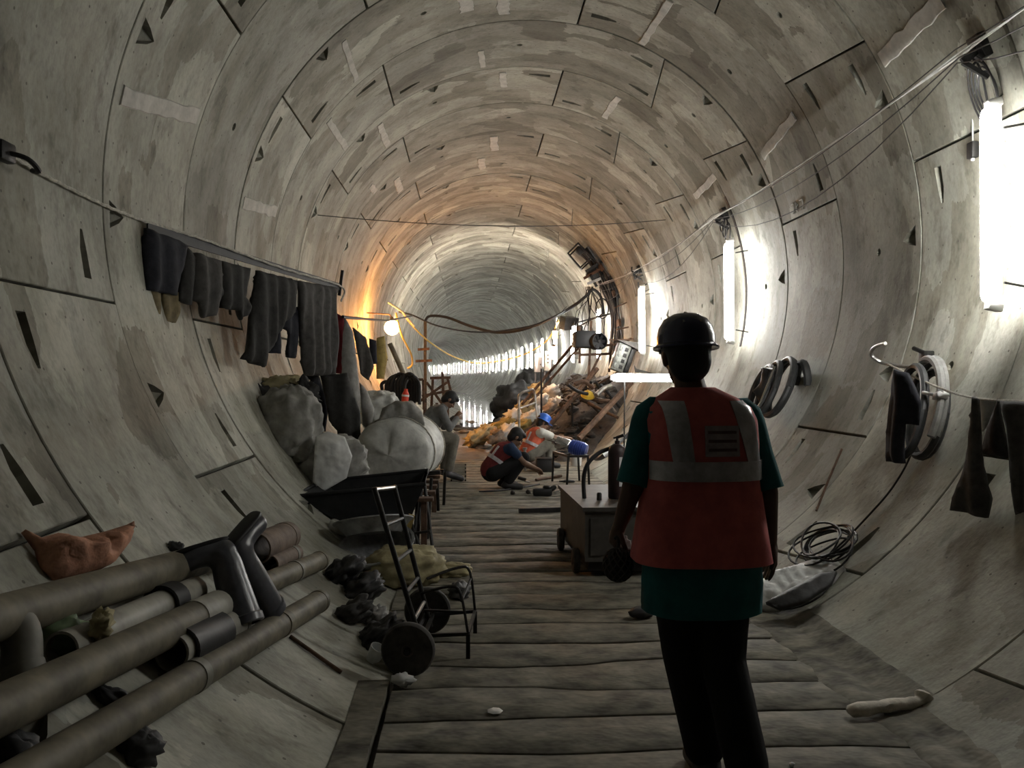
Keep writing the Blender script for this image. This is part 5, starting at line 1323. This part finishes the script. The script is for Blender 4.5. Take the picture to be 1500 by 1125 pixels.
mb.tube(smooth_path([c, onW(1222, 838, R - .03), onW(1205, 870, R - .03), onW(1165, 890, R - .03), onW(1110, 893, R - .02), onW(1085, 885, R - .02)], 5), .007, 6)
mb.solo('cable_coil', 'cable', 'coil of black cable lying on the lining right of the worker', 'cable')
c = onW(1160, 862, R - .06)
crumple([(1082,886),(1096,868),(1130,842),(1190,822),(1225,822),(1240,836),(1222,856),(1180,884),(1140,894),(1105,894)], c, (wn(c) * .9 + V(0, -.35, .3)), 'plasticw', 'plastic_sheet', 'long pale sheet with a dark sack on it, under the cable coil', 'sheet', .03, .06, None, 2)
c = onW(1165, 868, R - .15)
crumple([(1122,884),(1150,868),(1200,842),(1226,838),(1218,856),(1180,882),(1142,893)], c, (wn(c) * .9 + V(0, -.35, .3)), 'sackd', 'sack', 'dark flat sack lying along the pale sheet on the right', 'sack', .02, .035, None, 3)
a, b = atZ(1243, 1041, .035), atZ(1345, 1024, .06)
pts = [a, a.lerp(b, .3) + V(0, 0, .004), a.lerp(b, .7), b, b + V(.05, .02, .03)]
mb = MB().tube(smooth_path(pts, 5), [.018] + [.034 - .0004 * k for k in range(15)] + [.032, .04, .045, .04, .02], 10)
for v_ in mb.v: v_.z = max(.004, .004 + (v_.z - .004) * .8 + .010 * noise.noise(v_ * 22)); v_.y += .008 * noise.noise(v_ * 15)
mb.solo('foam_strip', 'bone', 'dirty white strip lying alone on the planks at lower right', 'strip')
MB().ball(atZ(942, 896, .04), (.10, .05, .035), Matrix.Rotation(.4, 3, 'Z'), 16, 10, .3, 3, 3, floor=.003).solo('sandal', 'sackd', 'dark shoe on the planks left of the walking worker', 'shoe')
for q, (x, y) in enumerate(((1160, 1120), (1205, 938))):
    MB().ball(atZ(x, y, .008), (.012, .01, .008), None, 8, 6, .5, 4, q).solo('chip', 'plasticw', ('tiny white chip on the planks at the bottom edge', 'tiny white chip beside the right edge of the planks')[q], 'chip')
MB().tube([onW(1233, 658, R - .01), onW(1214, 702, R - .01), onW(1196, 748, R - .01)], .009, 8).solo('steel_rod', 'rust', 'thin dark rod leaning flat on the right lining behind the worker', 'rod')
# ================================================================ rubble mound on the right
rg = random.Random(11)
def mound(x, y):
    if y < 14.2 or y > 27: return -.1
    f = min(1, (y - 14.2) / 2.5) * min(1, (27 - y) / 3)
    e_ = max(0, (x - (.10 - .05 * (y - 17))) / 2.2)
    return f * (e_ ** .8) * 1.35 - .06
vs, fs = [], []; nx, ny = 40, 70
for j_ in range(ny + 1):
    y = 14 + 13.2 * j_ / ny
    for i in range(nx + 1):
        x = -.2 + 2.75 * i / nx
        z = mound(x, y) + .16 * noise.noise(V(x * 2.4, y * 1.7, 0)) * (x > .2) + .07 * noise.noise(V(x * 7, y * 6, 2))
        xm = math.sqrt(max(.01, R * R - (ZC - z) ** 2)) + .02
        vs.append((min(x, xm), y, z))
fs = [(j_ * (nx + 1) + i, j_ * (nx + 1) + i + 1, (j_ + 1) * (nx + 1) + i + 1, (j_ + 1) * (nx + 1) + i) for j_ in range(ny) for i in range(nx)]
o = MB().add(vs, fs).solo('rubble_heap', 'rock', 'heap of dark muddy rubble along the right side of the tunnel', 'rubble'); o['kind'] = 'stuff'
for m, n_, sz, lb, rgx in (('rockp', 150, (.04, .10), 'loose pale stones scattered over the heap', (.0, 1.2)), ('rock', 260, (.04, .13), 'loose dark stones and scrap over the heap', (.5, 2.3))):
    mb = MB()
    for q in range(n_):
        x, y = rg.uniform(*rgx), rg.uniform(14.6, 23); r_ = rg.uniform(*sz)
        z = mound(x, y)
        if math.hypot(x, z - ZC) > R - .1: continue
        mb.ball((x, y, z + r_ * .3), (r_ * rg.uniform(.7, 1.4), r_, r_ * rg.uniform(.5, .9)), Matrix.Rotation(rg.uniform(0, 3), 3, 'Z'), 8, 6, .6, 2, q)
    o = mb.solo('stones', m, lb, 'stones', smooth=False); o['kind'] = 'stuff'
SK = [(712, 632, 17.6, 'sacky', 'yellow'), (735, 622, 17.9, 'cyel', 'mustard'), (728, 640, 16.9, 'rockp', 'brown'), (752, 610, 18.2, 'plasticw', 'white'), (768, 598, 18.6, 'sacky', 'yellowish'), (790, 590, 18.8, 'sackw', 'off-white'), (745, 632, 17.0, 'plasticw', 'torn white'),
      (764, 624, 17.2, 'cyel', 'bright yellow'), (778, 612, 17.6, 'sackw', 'pale'), (800, 602, 18.0, 'rockp', 'dusty brown'), (815, 592, 18.4, 'plasticw', 'shiny white'), (808, 575, 19.6, 'sackw', 'dusty white'), (700, 642, 17.2, 'sacky', 'muddy yellow'), (785, 570, 20.5, 'sacky', 'straw'), (836, 600, 17.2, 'sackg', 'grey')]
for q, (x, y, Y, m, w_) in enumerate(SK):
    c = atY(x, y, Y); pos = ['at the foot of the heap', 'in the middle of the heap', 'high on the heap'][0 if y > 628 else 1 if y > 603 else 2]
    MB().ball(c, (rg.uniform(.16, .26), rg.uniform(.14, .2), rg.uniform(.10, .15)), Matrix.Rotation(rg.uniform(-.5, .5), 3, 'Z') @ Matrix.Rotation(-.4, 3, 'Y'), 20, 14, .75, 3.2, 40 + q, .85).solo('rubble_sack', m, '%s sack lying %s' % (w_, pos), 'sack', 'sacks on the rubble heap')
# long slanting bars
for (p, q, Y0, Y1, r_, lb) in (((742, 648), (905, 545), 16.0, 17.0, .022, 'long thin bar slanting up over the rubble heap behind the blue helmet'), ((765, 592), (842, 502), 17.2, 18.4, .030, 'upper slanting pole left of the engine'), ((772, 596), (850, 506), 17.1, 18.3, .026, 'second slanting pole beside the upper one'),
        ((800, 630), (875, 540), 15.9, 16.6, .045, 'thick rusty beam slanting up from the heap to the engine'), ((848, 642), (925, 560), 13.4, 13.9, .05, 'dark beam leaning on the right lining below the level lamp'), ((862, 590), (905, 612), 15.4, 14.8, .03, 'brown bar lying across the heap below the engine')):
    MB().tube([atY(*p, Y0), atY(*q, Y1)], r_, 8).solo('steel_bar', 'rust', lb, 'bar', 'bars over the rubble heap')
a = atY(762, 645, 15.0)
t = thing('hand_rail', V(a.x, 15, 0), 'grey bent tube rail standing behind the seated worker', 'rail')
MB().tube(smooth_path([V(a.x, 15, 0), atY(760, 590, 15.0), atY(763, 577, 15.0), atY(772, 573, 15.1), atY(782, 572, 15.4), atY(786, 600, 15.4), atY(787, 612, 15.4)], 5), .024, 8).part('bent_tube', 'steel', t)
MB().tube([atY(761, 598, 15.0), atY(784, 590, 15.4)], .018, 8).part('cross_bar', 'steel', t)
for (x0_, y0_, y1_, Y, lb) in ((793, 540, 625, 16.2, 'upright dark rod just right of the bent rail'), (838, 590, 625, 15.6, 'upright dark rod on the heap below the yellow helmet'), (842, 470, 520, 19.2, 'upright rod beside the engine frame')):
    MB().tube([atY(x0_, y1_, Y), atY(x0_, y0_, Y)], .022, 6).solo('steel_rod', 'dsteel', lb, 'rod', 'upright rods on the heap')
c = atY(861, 580, 15.6)
t = thing('yellow_helmet', c, 'yellow helmet lying on the heap below the engine', 'helmet')
MB().lathe([(.0, .10), (.05, .095), (.09, .07), (.11, .03), (.115, 0), (.135, -.005), (.13, -.012), (.10, -.005), (0, -.004)], c, V(.1, -.5, 1), 22).part('shell', 'helmy', t)
MB().tube([c + V(-.0, -.11, .03), c + V(0, -.05, .10), c + V(0, .04, .11)], .012, 6).part('ridge', 'helmy', t)
# ================================================================ engine and fan on a frame
t = thing('support_stand', atY(860, 560, 16.8), 'brown steel frame carrying the engine on the right', 'frame')
def bars(lst, Y, w, m, name, dy=0.0):
    for p, q in lst: MB().bar(atY(*p, Y), atY(*q, Y + dy), w, w).part(name, m, t)
bars([((848, 520), (896, 518)), ((848, 508), (902, 505)), ((838, 518), (850, 517))], 16.9, .05, 'rust', 'beam')
bars([((849, 478), (849, 532)), ((866, 470), (862, 560)), ((896, 500), (892, 545)), ((880, 518), (858, 562))], 16.9, .045, 'rust', 'upright')
bars([((848, 508), (838, 502)), ((896, 506), (925, 496))], 16.9, .04, 'rust', 'brace', .8)
c = atY(879, 500, 16.7)
t = thing('fan_engine', c - V(0, 0, .18), 'round black fan and motor on the engine frame', 'engine')
MB().lathe([(.155, 0), (.17, 0), (.175, .02), (.175, .20), (.16, .22), (.14, .22), (.155, .02), (.155, 0)], c, V(-.35, 1, 0), 30, caps=False).part('shroud', 'rubber', t)
MB().lathe([(0, .20), (.15, .20), (.15, .21), (0, .21)], c, V(-.35, 1, 0), 24).part('radiator', 'rubber', t)
for q in range(7):
    a_ = 2 * PI * q / 7; ax_ = V(-.35, 1, 0).normalized(); x_ = ax_.cross(V(0, 0, 1)).normalized(); z_ = x_.cross(ax_)
    d_ = x_ * math.cos(a_) + z_ * math.sin(a_)
    MB().bar(c + ax_ * .06 + d_ * .02, c + ax_ * .06 + d_ * .15, .075, .008, ax_ + d_.cross(ax_) * .5).part('fan_blade', 'rubber', t)
MB().lathe([(0, .02), (.03, .02), (.035, .09), (0, .1)], c, V(-.35, 1, 0), 14).part('hub', 'dsteel', t)
MB().bevbox(c + V(-.28, .35, .05), (.42, .55, .34), .03).part('motor_block', 'rubber', t)
MB().tube([c + V(-.48, .3, -.02), c + V(-.12, .2, -.03)], .03, 10).part('exhaust', 'steel', t)
MB().lathe([(0, 0), (.07, 0), (.07, .12), (.03, .15), (0, .15)], c + V(-.38, .3, .2), n=14).part('air_filter', 'dsteel', t)
c = atY(908, 524, 16.3); rot_ = Matrix.Rotation(.35, 3, 'Y')
t = thing('engine_block', c - V(0, 0, .3), 'tilted grey engine block with square ports beside the fan', 'engine')
MB().bevbox(c, (.26, .3, .55), .02, rot_).part('block', 'engine', t)
for q in range(4): MB().bevbox(c + rot_ @ V(.05, -.155, -.18 + q * .12), (.07, .02, .075), .008, rot_).part('port', 'dsteel', t)
for q in range(4): MB().bevbox(c + rot_ @ V(-.07, -.16, -.18 + q * .12), (.05, .03, .09), .008, rot_).part('cover', 'engine', t)
MB().bevbox(c + rot_ @ V(.19, 0, .0), (.10, .24, .50), .02, rot_).part('manifold', 'dsteel', t)
MB().add([c + rot_ @ V(*q) for q in ((-.2, -.2, .30), (.26, -.2, .40), (.30, -.2, .25), (-.2, .2, .30), (.26, .2, .40), (.30, .2, .25))], [(0, 1, 2), (5, 4, 3), (0, 3, 4, 1), (1, 4, 5, 2), (2, 5, 3, 0)]).part('hood', 'cab', t, False)
MB().add([atY(928, 532, 14.4), atY(932, 540, 14.4), atY(962, 548, 14.4), atY(930, 545, 14.4), atY(928, 532, 14.45), atY(932, 540, 14.45), atY(962, 548, 14.45), atY(930, 545, 14.45)], [(0, 1, 2, 3), (7, 6, 5, 4), (0, 4, 5, 1), (1, 5, 6, 2), (2, 6, 7, 3), (3, 7, 4, 0)]).solo('steel_plate', 'cab', 'pointed dark steel plate just above the level lamp', 'plate', smooth=False)
# scrap heap in front of the engine
for q, (x, y, lb) in enumerate(((846, 570, 'bent black scrap rod left of the yellow helmet'), (856, 566, 'rusty scrap bar above the yellow helmet'), (872, 566, 'black twisted scrap piece under the fan'), (884, 572, 'grey scrap tube under the tilted engine block'), (894, 580, 'dark scrap rod against the lining below the level lamp'),
        (876, 584, 'rusty scrap piece right of the yellow helmet'), (866, 596, 'black scrap piece just below the yellow helmet'), (888, 594, 'grey scrap piece low on the right of the heap'))):
    for e_ in range(1):
        c = atY(x, y, 15.2 + .1 * q); ln_ = rg.uniform(.35, .6); d_ = V(rg.uniform(-1, 1), rg.uniform(-.6, .6), rg.uniform(-.3, .6)).normalized()
        MB().tube(smooth_path([c - d_ * ln_ / 2, c + V(0, 0, rg.uniform(-.08, .1)), c + d_ * ln_ / 2], 4), rg.uniform(.025, .05), 8).solo('scrap_piece', ('rubber', 'rust', 'dsteel', 'steel')[q % 4], lb, 'scrap', 'scrap below the engine')
# ================================================================ cable riser following the right wall
t = thing('cable_riser', wallp(93, 19.0, R), 'thick bundle of black cables running up the right wall behind the engine', 'cables')
rg2 = random.Random(4)
for q in range(9):
    y0_ = 18.6 + .09 * q; mb = MB(); pts = []
    for k in range(13):
        th = 46 + k * 4.6; pts.append(wallp(th, y0_ + .05 * math.sin(k * .9 + q), R - .06 - .05 * (q % 3) - .03 * math.sin(k + q * 2)))
    mb.tube(pts, .035 if q % 2 else .022, 7).part('cable', 'cable' if q % 4 else 'hosedk', t)
for th in (58, 72, 86): MB().bevbox(wallp(th, 19.0, R - .10), (.16, .95, .06), .01, Matrix.Rotation(D2(th), 3, 'Y')).part('clamp', 'rust', t)
c = wallp(48, 18.9, R - .2)
t = thing('pulley_bracket', c, 'open steel bracket at the top of the cable riser', 'bracket')
f0 = atY(832, 371, 18.6), atY(847, 356, 18.6), atY(865, 378, 18.6), atY(850, 392, 18.6)
f1 = [p + V(.12, .7, .05) for p in f0]
mb = MB()
for i in range(4): mb.bar(f0[i], f0[(i + 1) % 4], .035).bar(f1[i], f1[(i + 1) % 4], .035).bar(f0[i], f1[i], .03)
mb.part('frame', 'dsteel', t)
MB().bevbox(atY(850, 367, 18.9), (.16, .2, .18), .02, Matrix.Rotation(.8, 3, 'Y')).part('winch', 'dsteel', t)
for i, (p, q) in enumerate((((858, 398), (882, 383)), ((855, 408), (884, 392)), ((860, 416), (880, 408)), ((864, 402), (874, 420)))):
    MB().bar(atY(*p, 18.7), atY(*q, 18.7), .05, .06).part('plate', ('dsteel', 'rust', 'steel', 'dsteel')[i], t)
MB().bevbox(atY(872, 400, 18.9), (.3, .3, .35), .04, Matrix.Rotation(.7, 3, 'Y')).part('gearbox', 'dsteel', t)
# thin wires dangling under it
mb = MB()
for q in range(12):
    p = atY(862 + rg2.uniform(-6, 18), 420, 18.6); e_ = atY(850 + rg2.uniform(-10, 40), 480 + rg2.uniform(-10, 25), 18.2)
    mb.tube(smooth_path([p, p.lerp(e_, .5) + V(rg2.uniform(-.15, .15), 0, rg2.uniform(-.2, .1)), e_], 5), .008, 5)
o = mb.solo('hanging_wires', 'cable', 'tangle of thin wires dangling from the pulley bracket', 'wires'); o['kind'] = 'stuff'
c = atY(882, 452, 18.2); MB().tube([c + V(.14 * math.cos(2 * PI * k / 24), 0, .22 * math.sin(2 * PI * k / 24)) for k in range(25)], .014, 6, False).solo('cable_loop', 'cable', 'single round loop of cable hanging on the riser', 'cable')
rs_ = [o for o in bpy.data.objects if o.name.startswith('cable_riser')][0]
for (p, q, Y) in (((900, 451), (918, 443), 17.6), ((902, 483), (921, 479), 17.4), ((892, 498), (928, 497), 16.6), ((848, 478), (882, 460), 18.4)):
    MB().bar(atY(*p, Y), atY(*q, Y), .03).part('side_arm', 'rust', rs_)
MB().bevbox(onW(899, 421, R - .04), (.05, .28, .55), .012, Matrix.Rotation(D2(65 - 90), 3, 'Y')).solo('junction_box', 'dsteel', 'long black box on the lining right of the cable riser', 'box')
# ================================================================ cables crossing the tunnel
MB().tube(smooth_path([atY(623, 470, 20.5), atY(630, 463, 20.3), atY(655, 465, 20), atY(690, 478, 19.6), atY(730, 487, 19.2), atY(775, 480, 18.9), atY(830, 455, 18.6), atY(858, 434, 18.4), atY(868, 424, 18.4), atY(880, 435, 18.4), atY(884, 460, 18.5)], 5), .034, 8).solo('hose', 'rubber', 'thick black hose sagging across the tunnel', 'hose')
MB().tube(smooth_path([atY(585, 457, 17.2), atY(605, 462, 17.6), atY(640, 477, 18), atY(690, 486, 18.4), atY(740, 484, 18.6), atY(800, 470, 18.6), atY(862, 432, 18.5)], 5), .018, 8).solo('cable', 'cable', 'thinner cable crossing from the work lamp under the thick hose', 'cable')
MB().tube(smooth_path([atY(590, 458, 16.9), atY(605, 478, 16.9), atY(632, 503, 17.5), atY(668, 524, 19), atY(705, 532, 20.5), atY(760, 522, 21), atY(800, 500, 20.5), atY(818, 470, 19.8)], 6), .016, 7).solo('cable', 'cabley', 'yellow cable drooping across the aisle from the work lamp', 'cable')
MB().tube(smooth_path([atY(580, 458, 16.9), atY(588, 490, 16.9), atY(602, 518, 16.9), atY(604, 534, 16.9), atY(597, 540, 16.9)], 5), .020, 7).solo('cable', 'cabley', 'short yellow lead hanging below the work lamp', 'cable')
MB().tube([atY(569, 443, 17.0), atY(590, 457, 16.9), atY(607, 478, 16.8)], .02, 7).solo('cable_knot', 'rope', 'pale knot of cord above the work lamp', 'cord')
# ================================================================ left side, far
a, b = atY(571, 503, 15.2), atY(593, 552, 15.2)
MB().tube([a, b], .045, 12).solo('pole', 'pipe', 'tan pole leaning below the work lamp', 'pole')
t = thing('frame_post', V(atY(623, 560, 20).x, 20, 0), 'dark post with cross boards on the far left', 'post')
zz = atY(623, 470, 20).z
MB().bar(V(t.location.x, 20, -.05), V(t.location.x, 20, zz), .07).part('upright', 'dsteel', t)
for (p, q) in (((612, 512), (629, 511)), ((609, 529), (633, 528))): MB().bar(atY(*p, 19.95), atY(*q, 19.95), .05, .06).part('cross_board', 'rust', t)
# hoses over a barrel on the far left
c = atY(588, 570, 14.0)
t = thing('hose_pile', V(c.x, 14, zl(c.x)), 'black hoses looped over a stand on the far left', 'hose')
for q in range(7):
    cc_ = c + V(-.1 + .05 * q, -.05 * q, .02 * (q % 3)); MB().tube([cc_ + V(.12 * math.cos(PI * k / 12) * (1.3 - q * .05), .05 * math.sin(k), .22 * math.sin(PI * k / 12) + (-.25 if k in (0, 12) else 0)) for k in range(13)], .03, 7).part('hose_loop', 'rubber', t)
MB().tube(smooth_path([c + V(-.05, 0, .12), c + V(-.28, 0, .12), c + V(-.32, 0, 0), c + V(-.12, 0, -.42)], 5), .03, 8).part('hose_loop', 'rubber', t)
for dx in (-.15, .2): MB().bar(V(c.x + dx, 14, zl(c.x + dx)), V(c.x + dx, 14, c.z + .05), .05).part('stand_leg', 'rust', t)
c = atY(594, 579, 13.2)
t = thing('bottle', c - V(0, 0, .12), 'red bottle with a white collar beside the black hoses', 'bottle')
MB().lathe([(0, -.14), (.05, -.14), (.055, -.12), (.055, .02), (.03, .07), (.03, .10), (0, .1)], c, V(.1, 0, 1), 16).part('body', 'redp', t)
MB().lathe([(.056, -.02), (.06, -.02), (.06, .01), (.056, .01)], c, V(.1, 0, 1), 16).part('collar', 'white', t)
MB().bevbox(c + V(.05, 0, -.22), (.28, .2, .12), .01).solo('plastic_box', 'plasticw', 'small pale box under the red bottle', 'box')
# timber and rusty frames behind the sitting man
t = thing('scrap_rack', V(-1.1, 16, 0), 'rusty rack of scrap frames behind the sitting man', 'rack')
for (p, q, Y) in (((603, 556), (604, 590), 15.6), ((603, 556), (620, 556), 15.6), ((620, 556), (621, 600), 15.6), ((612, 590), (655, 560), 15.8), ((625, 560), (648, 592), 16.2), ((630, 554), (660, 553), 16.3), ((648, 545), (650, 590), 16.3), ((655, 552), (662, 580), 16.6), ((618, 580), (660, 572), 15.9), ((634, 556), (632, 596), 16.4)):
    MB().bar(atY(*p, Y), atY(*q, Y), .05).part('bar', 'rust', t)
for x in (606, 622, 640, 656): MB().bar(atY(x, 590, 16.0), V(atY(x, 590, 16.0).x, 16.0, zl(atY(x, 590, 16.0).x)), .05).part('leg', 'rust', t)
MB().tube(smooth_path([atY(606, 560, 13.9), atY(614, 560, 13.9), atY(616, 570, 13.9), atY(612, 577, 13.9)], 4), .022, 8).solo('hose', 'white', 'short curled white hose behind the sitting man', 'hose')
# dark tarpaulin mass and cabinets farther on
vs = []
c = atY(757, 580, 31.5); MB().ball(V(c.x, 31.5, .45), (.85, 1.3, .72), None, 56, 36, .35, 1.9, 61, .8, -.12).solo('tarpaulin_heap', 'sackd', 'dark tarpaulin covered heap in the middle distance', 'tarpaulin')
c = atY(783, 560, 33.5); MB().ball(V(c.x, 33.5, .7), (.75, 1.2, 1.05), None, 56, 36, .35, 1.9, 62, .8, -.12).solo('tarpaulin_heap', 'sackd', 'taller dark covered heap just behind the tarpaulin heap', 'tarpaulin')
for (x0_, x1_, y0_, y1_, Y, m, lb) in ((783, 795, 518, 545, 23.5, 'cabinet', 'white electrical cabinet in the middle distance'), (798, 807, 514, 543, 22.5, 'pipepale', 'cream switch cabinet with round buttons next to the white one')):
    a, b = atY(x0_, y1_, Y), atY(x1_, y0_, Y); c = (a + b) / 2
    t = thing('switch_cabinet', V(c.x, Y, a.z), lb, 'cabinet', 'cabinets in the middle distance')
    MB().bevbox(c + V(0, .12, 0), (b.x - a.x, .24, b.z - a.z), .012).part('body', m, t)
    MB().bevbox(c + V(0, -.005, 0), ((b.x - a.x) * .86, .015, (b.z - a.z) * .9), .006).part('door', m, t)
    if 'cream' in lb:
        for q in range(3): MB().lathe([(0, -.03), (.025, -.03), (.025, 0)], c + V(0, -.01, .15 - q * .1), V(0, 1, 0), 12).part('button', 'dsteel', t)
    else: MB().bevbox(c + V(.05, -.02, -.05), (.02, .02, .05), .004).part('handle', 'dsteel', t)
    for dx in (-.08, .08): MB().bar(V(c.x + dx, Y + .12, .2), V(c.x + dx, Y + .12, a.z), .05).part('leg', 'dsteel', t)
# flat board across the far path
MB().bevbox(V(-.4, 24.0, -.03), (1.5, .9, .08), .02).solo('timber_slab', 'mud', 'dark slab lying across the wet floor in the middle distance', 'slab')
for q, (x, y) in enumerate(((668, 625), (680, 632), (672, 612), (690, 618), (664, 640), (705, 655))):
    c = atZ(x, y, .03); MB().ball(c, (.16, .12, .05), Matrix.Rotation(q, 3, 'Z'), 14, 8, .6, 3, 70 + q).solo('stone', 'rockp' if q % 2 else 'rock', '%s flat stone in the wet mud %s' % (('dark', 'tan')[q % 2], ('nearest the sitting man head', 'beside the foot of the heap', 'farthest along the path', 'between path and heap', 'just beyond the sitting man knee', 'behind the squatting worker head')[q]), 'stone', 'stones in the wet mud')
bpy.context.view_layer.update()
